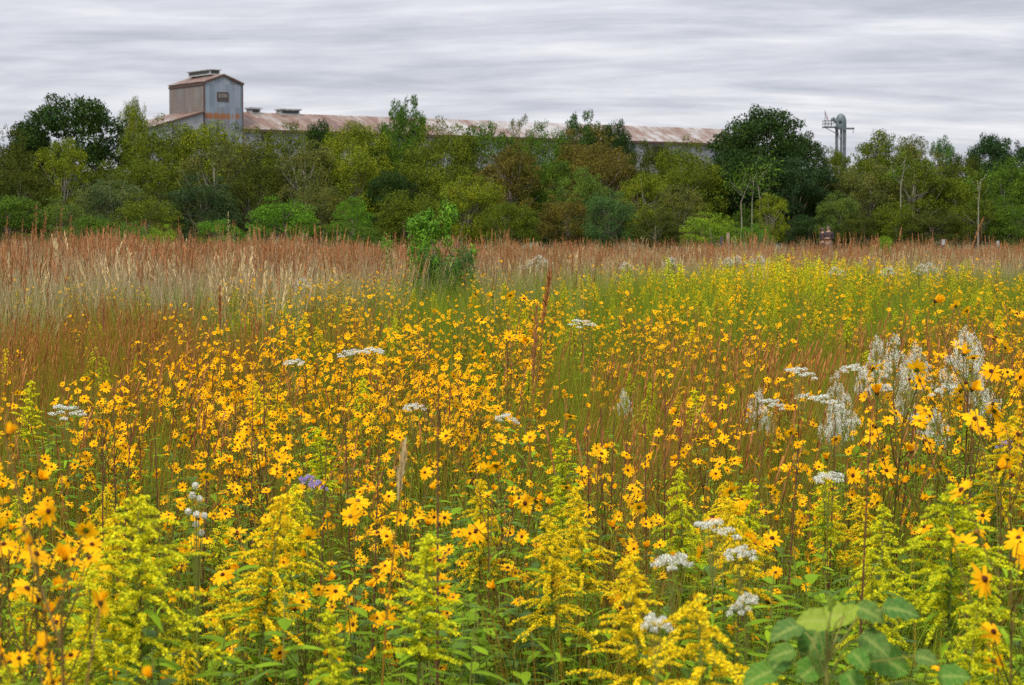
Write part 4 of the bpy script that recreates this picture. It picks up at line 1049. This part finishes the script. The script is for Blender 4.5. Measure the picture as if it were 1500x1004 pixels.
T = [
 (105, 140, 165, 150, 'dense', DG, 'large dark green rounded tree beside the slender yellow-green tree'),
 (50, 178, 90, 152, 'dense', DG, 'dark green tree joined to the large rounded one'),
 (198, 144, 50, 158, 'soft', YG, 'slender yellow-green tree between the dark rounded tree and the tin tower'),
 (15, 190, 100, 146, 'soft', DO, 'dark olive tree at the very edge of the treeline'),
 (-60, 200, 140, 148, 'soft', OL, 'olive tree just outside the dark olive edge tree'),
 (232, 176, 124, 148, 'soft', OL, 'olive tree under the lean-to roof of the tin tower'),
 (298, 178, 124, 150, 'soft', YG, 'yellow-olive tree straight below the tin tower'),
 (362, 186, 100, 152, 'soft', GR_, 'thin greyish tree where tower and long roof meet'),
 (420, 186, 100, 150, 'soft', OL, 'olive tree below the pair of roof vents'),
 (475, 176, 60, 154, 'dense', DG, 'dark narrow treetop poking above the long roof'),
 (520, 178, 110, 148, 'soft', YG, 'broad yellow-green tree beside the forked treetop'),
 (592, 142, 72, 156, 'dense', (.06, .13, .014), 'bright forked treetop highest over the long roof'),
 (570, 190, 100, 150, 'soft', MG, 'mid green tree at the foot of the forked treetop'),
 (650, 180, 120, 150, 'soft', OL, 'wide olive tree hiding the middle of the long roof'),
 (708, 186, 100, 152, 'loose', MG, 'thin-leaved green tree right behind the wide olive one'),
 (760, 176, 60, 154, 'soft', GR_, 'sparse grey-green tree with twigs over the long roof'),
 (800, 186, 90, 150, 'soft', MG, 'green tree between the sparse tree and the dark fresh-green crown'),
 (850, 164, 72, 156, 'dense', (.045, .10, .020), 'fresh dark green crown standing over the brown-leaved tree'),
 (903, 176, 56, 156, 'dense', DG, 'small dark pointed crown beside the fresh green one'),
 (865, 190, 120, 147, 'soft', BR, 'brown-orange leaved tree under the fresh green crown'),
 (945, 212, 74, 152, 'loose', DO, 'gappy dark tree before the pale tin wall'),
 (1000, 205, 100, 150, 'soft', OL, 'olive tree before the far end of the long roof'),
 (1115, 160, 150, 148, 'dense', DG, 'huge dark tree hiding the end of the long roof'),
 (1078, 178, 66, 150, 'dense', (.035, .07, .02), 'dark crown leaning on the huge dark tree'),
 (1170, 194, 90, 150, 'dense', (.035, .065, .02), 'dark shoulder tree between the huge tree and the steel tank tower'),
 (1222, 224, 62, 158, 'loose', OL, 'thin olive tree veiling the legs of the steel tank tower'),
 (1300, 197, 100, 152, 'loose', OL, 'tall lacy olive tree beyond the steel tank tower'),
 (1270, 216, 80, 149, 'soft', OL, 'rounded olive tree beside the tank tower legs'),
 (1345, 206, 100, 150, 'soft', GR_, 'muted olive tree beside the lacy one'),
 (1378, 208, 52, 157, 'loose', (.06, .14, .03), 'small fresh green treetop in the dip of the treeline'),
 (1410, 226, 70, 150, 'soft', DO, 'low dark tree in the dip of the treeline'),
 (1448, 198, 70, 153, 'dense', (.03, .07, .02), 'dark green treetop just past the dip of the treeline'),
 (1492, 204, 90, 153, 'dense', (.03, .065, .022), 'dark green treetop at the far edge past the dip'),
 (1560, 210, 130, 150, 'soft', OL, 'olive tree outside the dark edge treetop'),
 # middle row
 (92, 208, 84, 134, 'loose', YG, 'yellow-green pale-stemmed tree before the large dark rounded tree', True),
 (28, 232, 110, 132, 'soft', DO, 'dark olive bush-like tree below the edge tree'),
 (160, 240, 70, 136, 'soft', OL, 'short olive tree before the gap beside the dark rounded tree'),
 (235, 222, 110, 134, 'soft', OL, 'dense olive tree in the middle row under the lean-to'),
 (315, 215, 110, 133, 'loose', GR_, 'grey twiggy tree in the middle row below the tin tower', True),
 (385, 225, 110, 134, 'soft', DO, 'shaded olive tree in the middle row below the roof vents'),
 (450, 212, 100, 133, 'loose', GR_, 'twiggy grey-brown tree with pale stems in the middle row', True),
 (515, 210, 110, 134, 'soft', YG, 'bright olive tree before the broad yellow-green one'),
 (573, 250, 80, 132, 'dense', DG, 'black-green hollow tree under the forked treetop'),
 (630, 225, 130, 134, 'soft', OL, 'full olive green tree before the wide olive one'),
 (700, 235, 90, 135, 'soft', DO, 'shaded tree between the full olive and the brownish trees'),
 (748, 222, 100, 133, 'loose', BR, 'thin brownish tree with bare twigs under the sparse tree'),
 (808, 232, 90, 134, 'soft', MG, 'green middle-row tree next to the thin brownish one'),
 (880, 215, 120, 134, 'soft', BR, 'rusty brown tree of the middle row'),
 (948, 240, 80, 134, 'soft', DO, 'dark small tree under the pale tin wall'),
 (1010, 228, 110, 133, 'soft', OL, 'olive tree leaning against the dark mass'),
 (1085, 215, 120, 134, 'dense', DG, 'black-green tree forming the dark mass'),
 (1160, 230, 130, 134, 'dense', (.025, .055, .018), 'deep shaded tree closing the dark mass'),
 (1212, 252, 90, 136, 'soft', DO, 'dark olive tree at the end of the dark mass'),
 (1275, 240, 110, 134, 'soft', GR_, 'greyish olive tree under the tall lacy one'),
 (1335, 238, 110, 133, 'loose', OL, 'open olive tree with pale trunks under the muted one', True),
 (1400, 245, 110, 134, 'soft', OL, 'olive tree with a long pale trunk below the dip'),
 (1470, 236, 100, 133, 'soft', MG, 'lively green tree below the dark edge treetops'),
 (1550, 240, 120, 134, 'soft', OL, 'olive tree outside the lively green one'),
 # front bushes
 (15, 288, 110, 112, 'shrub', MG, 'green rounded bush behind the row of rusty spikes'),
 (85, 290, 90, 113, 'shrub', (.09, .15, .025), 'lighter bush between green rounded bushes by the rusty spikes'),
 (-70, 290, 110, 113, 'shrub', MG, 'green bush outside the rounded bush by the rusty spikes'),
 (165, 262, 110, 118, 'soft', (.08, .12, .04), 'grey-green mound under the slender yellow-green tree'),
 (215, 285, 100, 114, 'shrub', OL, 'olive bush between grey-green mound and dark blue-green bush'),
 (295, 258, 112, 118, 'soft', BL, 'dark blue-green rounded bush under the grey twiggy tree'),
 (365, 250, 90, 120, 'soft', DO, 'dark olive bush beside the dark blue-green one'),
 (418, 290, 110, 112, 'shrub', BG, 'bright green wide bush under the twiggy grey-brown tree'),
 (470, 270, 80, 119, 'soft', GR_, 'dull bush above the bright green wide one'),
 (517, 292, 58, 110, 'loose', BG, 'small bright sapling next to the bright green wide bush'),
 (600, 282, 110, 116, 'soft', OL, 'olive bush behind the lone green shrub in the grass'),
 (688, 256, 104, 119, 'soft', YG, 'yellow-green domed bush behind the lone green shrub'),
 (745, 296, 84, 113, 'soft', OL, 'small olive bush next to the yellow-green dome'),
 (830, 285, 90, 117, 'soft', BR, 'brown low bush under the middle-row green tree'),
 (850, 250, 84, 122, 'soft', (.09, .16, .025), 'fresh green bush above the brown low bush'),
 (892, 280, 78, 114, 'soft', (.06, .125, .035), 'smooth egg-shaped green bush under the rusty brown tree'),
 (945, 256, 84, 119, 'loose', YG, 'airy yellow-green bush under the gappy dark tree'),
 (995, 275, 80, 116, 'loose', GR_, 'pale twiggy bush beside the airy yellow-green one'),
 (960, 310, 80, 112, 'soft', DO, 'low dark bush under the pale twiggy one'),
 (1040, 312, 86, 110, 'shrub', LM, 'lime bush at the foot of the dark mass'),
 (1130, 286, 54, 112, 'loose', YG, 'pale-stemmed sapling in front of the dark mass', True),
 (1092, 300, 40, 114, 'loose', MG, 'thin sapling beside two pale trunks before the dark mass', True),
 (1105, 328, 56, 109, 'shrub', BG, 'small green bush under the pale-stemmed sapling'),
 (1228, 282, 66, 116, 'soft', (.085, .14, .025), 'light green bush behind the two standing people'),
 (1185, 315, 80, 118, 'soft', DG, 'black-green bush behind the people in dark tops'),
 (1265, 310, 80, 115, 'soft', DO, 'dark olive bush close beside the light green bush behind the people'),
 (1312, 300, 84, 115, 'soft', OL, 'olive bush under the greyish olive tree'),
 (1365, 308, 90, 114, 'soft', DO, 'dark olive bush above the pale topped post'),
 (1430, 296, 90, 115, 'loose', OL, 'open olive bush near the slanting rusty spike'),
 (1488, 290, 84, 114, 'soft', MG, 'green bush under the lively green tree'),
 (1560, 300, 90, 114, 'soft', MG, 'green bush beyond the edge of the lively green tree'),
 (234, 330, 56, 88, 'shrub', LM, 'lime green little bush in the tan grass'),
 (325, 322, 70, 95, 'shrub', BG, 'bright bush at the foot of the dark blue-green one'),
 (135, 318, 84, 98, 'shrub', MG, 'low green bush before the grey-green mound'),
 (190, 325, 60, 96, 'shrub', (.09, .17, .03), 'small green bush beside the lime green little bush'),
 (515, 325, 90, 104, 'shrub', MG, 'low green bush below the small bright sapling'),
 (1295, 346, 34, 80, 'shrub', LM, 'tiny lime bush in the rusty grass near the people'),
 (638, 307, 128, 44, 'shrub', (.10, .24, .022), 'lone green shrub standing out in the tan grass'),
 (678, 366, 42, 43.5, 'shrub', (.07, .17, .04), 'small green offshoot beside the lone green shrub'),
 (632, 370, 58, 43, 'shrub', (.08, .16, .03), 'leafy green patch at the foot of the lone green shrub'),
]
for t_ in T:
    tree(*t_[:7], pale=len(t_) > 7 and t_[7])
# near shrub crowns need finer leaves: own mesh
def fine_shrub(seed, n=7500):
    rr = random.Random(seed); nr = np.random.RandomState(seed); b = MB()
    for i in range(70):
        a = rr.uniform(0, 6.3); q = rr.random(); r = 3.7 * (.25 + .75 * math.sin(PI * min(1, max(0, q * 1.1 - .16)))) * rr.uniform(.35, 1.15)
        c = np.array([math.cos(a) * r, math.sin(a) * r, .6 + 7.1 * q]); cr = rr.uniform(.35, .95)
        k = n // 70; d = nr.normal(size=(k, 3)); d /= np.linalg.norm(d, axis=1)[:, None]
        b.quads(c + d * (cr * nr.uniform(.2, 1.0, k) ** .6)[:, None], d + nr.normal(size=(k, 3)) * .6 + np.array([0, 0, .4]), nr.uniform(.09, .2, k), .42, 0)
    return b.mesh('crown', [M['crown']])
fs = [fine_shrub(1), fine_shrub(2)]
for o in list(COL.objects):
    if o.get('label', '').startswith(('lone green shrub', 'small green offshoot', 'leafy green patch')):
        for c in [c for c in COL.objects if c.parent == o and c.name.startswith('crown')]: c.data = fs[0]

# far treeline so that gaps near the ground close
tp_ = []
rr = random.Random(6)
for i in range(150):
    X = -52 + i * .7 + rr.uniform(-.3, .3); D = rr.uniform(160, 172)
    tp_.append((X, D, gz(X, D), 0, 0, rr.uniform(0, 6.3), rr.uniform(.52, .78), rr.randrange(2)))
bk = []
for i in range(2):
    a, b_ = crown(3000 + i, 'shrub'); dm = plant_mat('far_foliage', (.04, .055, .010), (.075, .095, .014), trans=.2, noise=.5, islv=.4)
    bk.append(a.mesh('far_crown', [dm]))
stuff('distant_woods', tp_, bk, 'dark mass of bushes behind the tree row')
# pale thin trunks before the dark mass
for i, (px, y0, D, ln, lab) in enumerate([(1082, 262, 113, .5, 'leaning pale thin trunk before the dark mass'), (1101, 262, 113, 0, 'straight pale thin trunk beside the leaning one'),
        (1115, 258, 114, -.4, 'third pale thin trunk close to the sapling'), (1432, 265, 113, 0, 'long pale trunk among olive bushes near the slanting spike'), (1317, 235, 131, .2, 'pale trunk under the tall lacy olive tree')]):
    x = gx(px, D); z0 = gz(x, D); top = pz(y0, D) - z0; b = MB(); bb = MB()
    b.tube([(0, 0, 0), (ln * .3, 0, top * .4), (ln * .2, 0, top * .7), (ln + .1, 0, top)], [.035, .03, .025, .015], 6, 0)
    rb = random.Random(i)
    C = []
    for k in range(4):
        a = rb.uniform(0, 6.3); q = rb.uniform(.7, 1); e = np.array([math.cos(a) * .5, math.sin(a) * .5, top * q + .6]); b.tube([(ln * .3, 0, top * q), e], [.015, .006], 4, 0); C.append(e)
    C = np.repeat(np.array(C), 60, axis=0); bb.quads(C + rs.normal(size=C.shape) * .35, rs.normal(size=C.shape), rs.uniform(.06, .12, len(C)), .5, 0)
    root = bpy.data.objects.new('tree', None); COL.objects.link(root); root.location = (x, D, z0); tag(root, lab, 'tree')
    link('trunk', b.mesh('trunk', [M['barkp']]), root); o = link('crown', bb.mesh('crown', [M['crown']]), root); o.color = (*MG, 1)

# ------------------------------------------------------------------ mill buildings
A = R(35)
def empt(name, loc, rz, label, cat, group=None):
    r = bpy.data.objects.new(name, None); COL.objects.link(r); r.location = loc; r.rotation_euler = (0, 0, rz); tag(r, label, cat, group); return r
# local axes: x along the gable face / long wall, y away from the viewer
tower = empt('tin_tower', (gx(301, 300), 300, .85), A, 'tall grey-blue corrugated tin tower with rusty band and gable roof', 'building')
W_, L_ = 5.95, 10.8; ze, zr = 22.0, 23.1
b = MB()
b.add([(0, 0, 0), (W_, 0, 0), (W_, 0, ze), (W_ / 2, 0, zr), (0, 0, ze)], [[0, 1, 2, 3, 4]], 0)
b.add([(0, L_, 0), (W_, L_, 0), (W_, L_, ze), (W_ / 2, L_, zr), (0, L_, ze)], [[4, 3, 2, 1, 0]], 0)
b.add([(W_, 0, 0), (W_, L_, 0), (W_, L_, ze), (W_, 0, ze)], [[0, 1, 2, 3]], 0)
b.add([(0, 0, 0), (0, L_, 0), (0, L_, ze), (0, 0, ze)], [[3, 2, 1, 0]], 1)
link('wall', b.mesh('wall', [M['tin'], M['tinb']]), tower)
def slab(b, p, th=.12, mat=0):
    p = [np.array(q, float) for q in p]; n = np.cross(p[1] - p[0], p[3] - p[0]); n /= np.linalg.norm(n)
    if n[2] < 0: n = -n
    v = p + [q + n * th for q in p]
    b.add(v, [[3, 2, 1, 0], [4, 5, 6, 7], [0, 1, 5, 4], [1, 2, 6, 5], [2, 3, 7, 6], [3, 0, 4, 7]], mat)
ov = .14; rs_ = (zr - ze) / (W_ / 2)
b = MB()
slab(b, [(-ov, -ov, ze - ov * rs_ + .01), (W_ / 2, -ov, zr + .01), (W_ / 2, L_ + ov, zr + .01), (-ov, L_ + ov, ze - ov * rs_ + .01)])
slab(b, [(W_ / 2 + .003, -ov, zr + .01), (W_ + ov, -ov, ze - ov * rs_ + .01), (W_ + ov, L_ + ov, ze - ov * rs_ + .01), (W_ / 2 + .003, L_ + ov, zr + .01)])
roof = link('roof', b.mesh('roof', [M['roof']]), tower)
b = MB()   # dark trim: eaves, verge, corner
b.box((-.09, -.09, 0), (.09, .05, ze - .15)); b.box((W_ - .05, -.07, 0), (W_ + .07, .05, ze - .15))
b.box((-.14, .06, ze - .42), (-.02, L_, ze - .18))
slab(b, [(-ov, -.20, ze - ov * rs_ - .2), (W_ / 2, -.20, zr - .2), (W_ / 2, -.15, zr - .2), (-ov, -.15, ze - ov * rs_ - .2)], .22)
slab(b, [(W_ / 2 + .01, -.20, zr - .2), (W_ + ov, -.20, ze - ov * rs_ - .2), (W_ + ov, -.15, ze - ov * rs_ - .2), (W_ / 2 + .01, -.15, zr - .2)], .22)
link('trim', b.mesh('trim', [M['trim']]), tower)
b = MB()   # ridge monitor
Mr = Matrix.Translation((W_ / 2, 0, zr)) 
b.box((-.75, 2.5, .10), (.75, 9.2, .75), 0, Mr); b.box((-.95, 2.3, .76), (.95, 9.4, .86), 0, Mr); b.box((-.60, 2.48, .30), (.60, 2.495, .70), 1, Mr); b.box((-.765, 2.8, .3), (-.755, 8.9, .65), 1, Mr)
link('roof_vent', b.mesh('roof_vent', [M['vent'], M['void']]), roof)
def window(parent, x0, x1, z0, z1, y=0, name='window', louv=True):
    b = MB(); t = .12
    b.box((x0 - t, y - .10, z0 - t), (x0, y - .004, z1 + t)); b.box((x1, y - .10, z0 - t), (x1 + t, y - .004, z1 + t))
    b.box((x0 + .002, y - .10, z1), (x1 - .002, y - .004, z1 + t)); b.box((x0 + .002, y - .10, z0 - t), (x1 - .002, y - .004, z0))
    w0 = link(name, b.mesh(name, [M['trim']]), parent)
    p = MB(); p.box((x0 + .004, y - .03, z0 + .004), (x1 - .004, y - .008, z1 - .004), 1)
    if louv:
        for k in range(6):
            z = z0 + (z1 - z0) * (.35 + .6 * k / 6); p.box((x0 + .02, y - .07, z), (x1 - .02, y - .035, z + .07), 0)
    link('louvre' if louv else 'pane', p.mesh('louvre', [M['louv'], M['void']]), w0)
window(tower, 2.1, 3.6, 19.55, 20.55)
# lean-to on the side of the tower
b = MB(); z1 = 17.9; sl = .29; Lx = 8.0
b.add([(-.1, 0.02, 0), (-Lx, 0.02, 0), (-Lx, 0.02, z1 - sl * Lx), (-.1, 0.02, z1 - .03)], [[0, 1, 2, 3]], 0)
b.add([(-Lx, 0.02, 0), (-Lx, L_, 0), (-Lx, L_, z1 - sl * Lx), (-Lx, 0.02, z1 - sl * Lx)], [[0, 1, 2, 3]], 0)
lt = link('lean_to', b.mesh('lean_to', [M['tins']]), tower)
b = MB(); slab(b, [(-.02, -.35, z1), (-Lx - .5, -.35, z1 - sl * (Lx + .5)), (-Lx - .5, L_ + .3, z1 - sl * (Lx + .5)), (-.02, L_ + .3, z1)])
link('lean_to_roof', b.mesh('lean_to_roof', [M['roof']]), lt)
b = MB(); slab(b, [(-.02, -.41, z1 - .16), (-Lx - .5, -.41, z1 - .16 - sl * (Lx + .5)), (-Lx - .5, -.36, z1 - .16 - sl * (Lx + .5)), (-.02, -.36, z1 - .16)], .2)
link('verge_board', b.mesh('verge_board', [M['trim']]), lt)

# long warehouse
wx = gx(357, 303.4); shed = empt('long_warehouse', (wx + .02, 303.42, .85), A, 'very long low tin warehouse with rust-red roof and pale walls', 'building')
SL, hw_, zE, zR = 92.0, 6.0, 15.75, 18.3
b = MB()
b.add([(0.02, .3, 0), (SL, .3, 0), (SL, .3, zE), (.02, .3, zE)], [[0, 1, 2, 3]], 0)
b.add([(SL, .3, 0), (SL, 2 * hw_, 0), (SL, 2 * hw_, zE), (SL, hw_, zR - .1), (SL, .3, zE)], [[0, 1, 2, 3, 4]], 0)
b.add([(.02, 2 * hw_, 0), (SL, 2 * hw_, 0), (SL, 2 * hw_, zE), (.02, 2 * hw_, zE)], [[3, 2, 1, 0]], 0)
b.add([(.02, .3, 0), (.02, 2 * hw_, 0), (.02, 2 * hw_, zE), (.02, hw_, zR - .1), (.02, .3, zE)], [[4, 3, 2, 1, 0]], 0)
link('wall', b.mesh('wall', [M['tins']]), shed)
b = MB(); k_ = (zR - zE) / hw_
slab(b, [(-.0, -.4, zE - .17), (SL + .5, -.4, zE - .17), (SL + .5, hw_, zR), (-.0, hw_, zR)]); slab(b, [(0, hw_ + .003, zR), (SL + .5, hw_ + .003, zR), (SL + .5, 2 * hw_ + .5, zE - .17), (0, 2 * hw_ + .5, zE - .17)])
sroof = link('roof', b.mesh('roof', [M['roof']]), shed)
b = MB(); b.box((.05, -.44, zE - .42), (SL + .45, -.405, zE - .10)); link('eave_board', b.mesh('eave_board', [M['trim']]), shed)
for x0, x1 in ((4.0, 5.8), (8.8, 12.2)):
    b = MB(); b.box((x0 + .15, hw_ - .7, zR - .3), (x1 - .15, hw_ + .7, zR + .55)); b.box((x0 - .05, hw_ - .95, zR + .551), (x1 + .05, hw_ + .95, zR + .75))
    b.box((x0 + .4, hw_ - .73, zR + .1), (x1 - .4, hw_ - .705, zR + .45), 1)
    link('roof_vent', b.mesh('roof_vent', [M['vent'], M['void']]), sroof)
for x0, z0 in ((3.2, 14.2), (12.0, 13.6), (33, 13.6), (67, 13.5), (73.3, 12.2)):
    window(shed, x0, x0 + (1.2 if x0 < 70 else 3.0), z0, z0 + (1.3 if x0 < 70 else 2.6), y=.3, name='window')

# steel tank tower (grain leg)
D = 260.; K = D / F
leg = empt('tank_tower', (gx(1230, D), D, .85), 0, 'blue-grey steel tank tower with railed platform and spout', 'tower'); z_ = lambda py: pz(py, D) - .85
X_ = lambda px: (px - 1230) * K
b = MB(); n = 20; prof = [(.0, 167.5), (.28, 168), (.62, 170), (.88, 173.5), (.98, 178), (1, 183), (1, 188), (.9, 190.5), (0, 191)]
v = []; f = []
for r, py in prof:
    for k in range(n): v.append((math.cos(2 * PI * k / n) * r * 8 * K, math.sin(2 * PI * k / n) * r * 5.5 * K, z_(py)))
for j in range(len(prof) - 1):
    for k in range(n): f.append([(j + 1) * n + k, (j + 1) * n + (k + 1) % n, j * n + (k + 1) % n, j * n + k])
b.add(v, f); b.box((X_(1226), -.52, z_(181)), (X_(1230), -.44, z_(177)), 1)
link('tank', b.mesh('tank', [M['tank'], M['void']], True), leg)
for x0, x1 in ((1222, 1226), (1229, 1232), (1233, 1237.5)):
    b = MB(); b.box((X_(x0), -.15, 0), (X_(x1), .15, z_(191)))
    if x0 == 1229:
        for k in range(8): b.tube([(X_(1226), 0, z_(191) - k * 1.9 - .3), (X_(1230), 0, z_(191) - k * 1.9 - 1.6)], .03, 4)
    link('leg', b.mesh('leg', [M['steel']]), leg)
b = MB(); b.box((X_(1204), -.9, z_(188.2)), (X_(1224), .9, z_(186.6))); b.box((X_(1222), -.5, z_(190.5)), (X_(1249), .5, z_(188.3)))
b.tube([(X_(1207), 0, z_(188)), (X_(1222), 0, z_(196))], .04, 5); link('platform', b.mesh('platform', [M['steel']]), leg)
b = MB()
for px in (1205, 1209.5, 1214, 1218):
    for y in (-.88, .88): b.tube([(X_(px), y, z_(187)), (X_(px), y, z_(177.5))], .03, 4)
for py in (178, 182.5):
    for y in (-.88, .88): b.tube([(X_(1204.5), y, z_(py)), (X_(1219), y, z_(py))], .03, 4)
    b.tube([(X_(1204.5), -.88, z_(py)), (X_(1204.5), .88, z_(py))], .03, 4)
b.tube([(X_(1248), 0, z_(190)), (X_(1248), 0, z_(196))], .03, 4)
link('railing', b.mesh('railing', [M['steel']]), leg)
b = MB(); b.tube([(X_(1216), 0, z_(176)), (X_(1219), 0, z_(175.5)), (X_(1222), 0, z_(178)), (X_(1225), 0, z_(181))], [.18, .28, .26, .2], 10, 0, True)
link('spout', b.mesh('spout', [M['tank']]), leg)
b = MB(); b.tube([(0, 0, z_(178)), (0, 0, z_(163.5))], .035, 6)
fp = empt('flagpole', (gx(1205, D), D - 1.0, .85), 0, 'small drooping flag on a thin pole above the tank tower platform', 'flag')
link('pole', b.mesh('pole', [M['steel']]), fp)
b = MB(); fm = simple('faded_flag', (.5, .42, .45), .8, noise=6, col2=(.25, .12, .16))
nn = 8; v = []; f = []
for i in range(nn + 1):
    for j in range(5): v.append((.04 + .32 * i / nn, .06 * math.sin(i * 1.1 + j * .5), z_(165) - .1 * i - j * .11 - .02 * i * j / 4))
for i in range(nn):
    for j in range(4): f.append([i * 5 + j, i * 5 + j + 1, (i + 1) * 5 + j + 1, (i + 1) * 5 + j])
b.add(v, f); link('flag_cloth', b.mesh('flag_cloth', [fm]), fp)
# white vent pipe near the dark trees
D = 200.; b = MB(); b.tube([(0, 0, 0), (0, 0, pz(213, D) - .85)], .16, 10, 0); b.tube([(0, 0, pz(213, D) - .85), (0, 0, pz(210.5, D) - .85), (0, 0, pz(209, D) - .85)], [.34, .34, .1], 10, 0, True)
o = link('vent_pipe', b.mesh('vent_pipe', [M['wpaint']]), loc=(gx(1167.5, D), D, .85)); tag(o, 'white capped vent pipe glimpsed through the dark shoulder tree', 'pipe')

# posts
for (px, y0, wd, mt, lab, tw) in [(1057, 348, .065, 'woodd', 'dark square post beside the tan post', None), (1066, 343, .065, 'wood', 'tan wooden post at the edge of the rusty grass', None),
                              (1381, 351, .07, 'woodd', 'dark post with a pale top before the dark olive bush', 1), (1461, 353, .05, 'woodd', 'slim dark post with a pale top near the slanting spike', 1)]:
    D = 96.; x = gx(px, D); zz = pz(y0, D) - gz(x, D); b = MB()
    b.box((-wd, -wd, 0), (wd, wd, zz - (.25 if tw else 0)), 0); b.box((-wd * 1.05, -wd * 1.05, zz - .25 + .003) if tw else (-wd * .8, -wd * .8, zz + .002), (wd * 1.05, wd * 1.05, zz) if tw else (wd * .8, wd * .8, zz + .06), 1)
    r = link('post', b.mesh('post', [M[mt], M['vent'] if tw else M[mt]]), loc=(x, D, gz(x, D))); tag(r, lab, 'post')

# ------------------------------------------------------------------ two people far off
skin = simple('skin', (.38, .22, .15), .6); jean = simple('blue_jeans', (.10, .15, .22), .8, noise=8); topm = simple('dark_top', (.025, .015, .02), .8); hair = simple('dark_hair', (.03, .018, .012), .6)
def person(px, D, rz, label, arms, hgt, trousers):
    x = gx(px, D); root = empt('person', (x, D, gz(x, D)), rz, label, 'person')
    def skinned(name, V, E, Rr, mat):
        me = bpy.data.meshes.new(name); me.from_pydata(V, E, []); me.materials.append(mat)
        o = link(name, me, root); md = o.modifiers.new('skin', 'SKIN')
        for i, r in enumerate(Rr): me.skin_vertices[0].data[i].radius = (r[0], r[1]) if hasattr(r, '__len__') else (r, r)
        me.skin_vertices[0].data[0].use_root = True
        o.modifiers.new('sub', 'SUBSURF').levels = 2; o.modifiers['sub'].render_levels = 2
        return o
    s = hgt / 1.72
    def sc_(V): return [(a * s, b_ * s, c * s) for a, b_, c in V]
    ar = {'folded': [(.19, .0, 1.42), (.24, .03, 1.16), (.10, -.17, 1.14), (.02, -.20, 1.16), (-.05, -.2, 1.17)],
          'down': [(.19, 0, 1.42), (.25, .01, 1.13), (.25, -.06, .90), (.25, -.07, .83), (.25, -.08, .76)]}[arms]
    V = [(0, 0, .98), (0, 0, 1.15), (0, .01, 1.36), (0, .01, 1.47), (0, 0, 1.54), (0, -.02, 1.63), (0, -.01, 1.70)]
    Rr = [(.15, .11), (.14, .10), (.16, .11), (.06, .06), (.055, .06), (.078, .095), (.05, .06)]
    E = [(i, i + 1) for i in range(6)]
    for sgn in (1, -1):
        b0 = len(V); V += [(sgn * a, y, z) for a, y, z in ar]; Rr += [.06, .045, .035, .03, .02]; E += [(2, b0)] + [(b0 + i, b0 + i + 1) for i in range(4)]
        b0 = len(V); V += [(sgn * .09, 0, .88), (sgn * .10, -.02, .50), (sgn * .11, .02, .10), (sgn * .11, -.05, .05), (sgn * .12, -.15, .04)]; Rr += [.088, .062, .042, .045, .03]; E += [(0, b0)] + [(b0 + i, b0 + i + 1) for i in range(4)]
    skinned('body', sc_(V), E, [tuple(q * s for q in r) if hasattr(r, '__len__') else r * s for r in Rr], skin)
    # top
    V = [(0, 0, 1.0), (0, 0, 1.15), (0, .01, 1.36), (0, .01, 1.45)]; Rr = [(.165, .125), (.16, .12), (.18, .13), (.085, .08)]; E = [(0, 1), (1, 2), (2, 3)]
    for sgn in (1, -1):
        b0 = len(V); V += [(sgn * a, y, z) for a, y, z in ar[:3]]; Rr += [.075, .06, .05]; E += [(2, b0), (b0, b0 + 1), (b0 + 1, b0 + 2)]
    skinned('dark_top', sc_(V), E, [tuple(q * s for q in r) if hasattr(r, '__len__') else r * s for r in Rr], topm)
    V = [(0, 0, .99)]; Rr = [(.165, .125)]; E = []
    for sgn in (1, -1):
        b0 = len(V); V += [(sgn * .09, 0, .88), (sgn * .10, -.02, .50), (sgn * .11, .02, .12)]; Rr += [.10, .075, .06]; E += [(0, b0), (b0, b0 + 1), (b0 + 1, b0 + 2)]
    skinned('trousers', sc_(V), E, [tuple(q * s for q in r) if hasattr(r, '__len__') else r * s for r in Rr], trousers)
    b = MB(); n = 12; v = []; f = []
    for j in range(7):
        t = j / 6 * PI * .62
        for k in range(n): v.append((math.sin(t) * .088 * math.cos(2 * PI * k / n), math.sin(t) * .105 * math.sin(2 * PI * k / n) + .015, 1.63 + .115 * math.cos(t)))
    for j in range(6):
        for k in range(n): f.append([j * n + k, (j + 1) * n + k, (j + 1) * n + (k + 1) % n, j * n + (k + 1) % n])
    b.add(v, f); h_ = link('hair', b.mesh('hair', [hair], True), root); h_.scale = (s, s, s)
    # small facial features
    b = MB()
    b.tube([(0, -.105, 1.645), (0, -.13, 1.615)], [.008, .014], 5, 0, True)
    for sgn in (1, -1): b.tube([(sgn * .088, 0, 1.61), (sgn * .098, .01, 1.65)], [.012, .015], 5, 0, True)
    b.add([(-.025, -.118, 1.575), (.025, -.118, 1.575), (.025, -.116, 1.585), (-.025, -.116, 1.585)], [[0, 1, 2, 3]], 1)
    for sgn in (1, -1): b.add([(sgn * .034 - .012, -.113, 1.642), (sgn * .034 + .012, -.113, 1.642), (sgn * .034 + .012, -.113, 1.652), (sgn * .034 - .012, -.113, 1.652)], [[0, 1, 2, 3]], 1)
    f_ = link('face', b.mesh('face', [skin, topm]), root); f_.scale = (s, s, s)
person(1213, 104, -.5, 'person in dark top and blue jeans standing at the tree edge, turned sideways', 'folded', 1.74, jean)
person(1204.5, 105, 1.9, 'person in all dark clothes standing close beside the one in jeans', 'down', 1.62, topm)
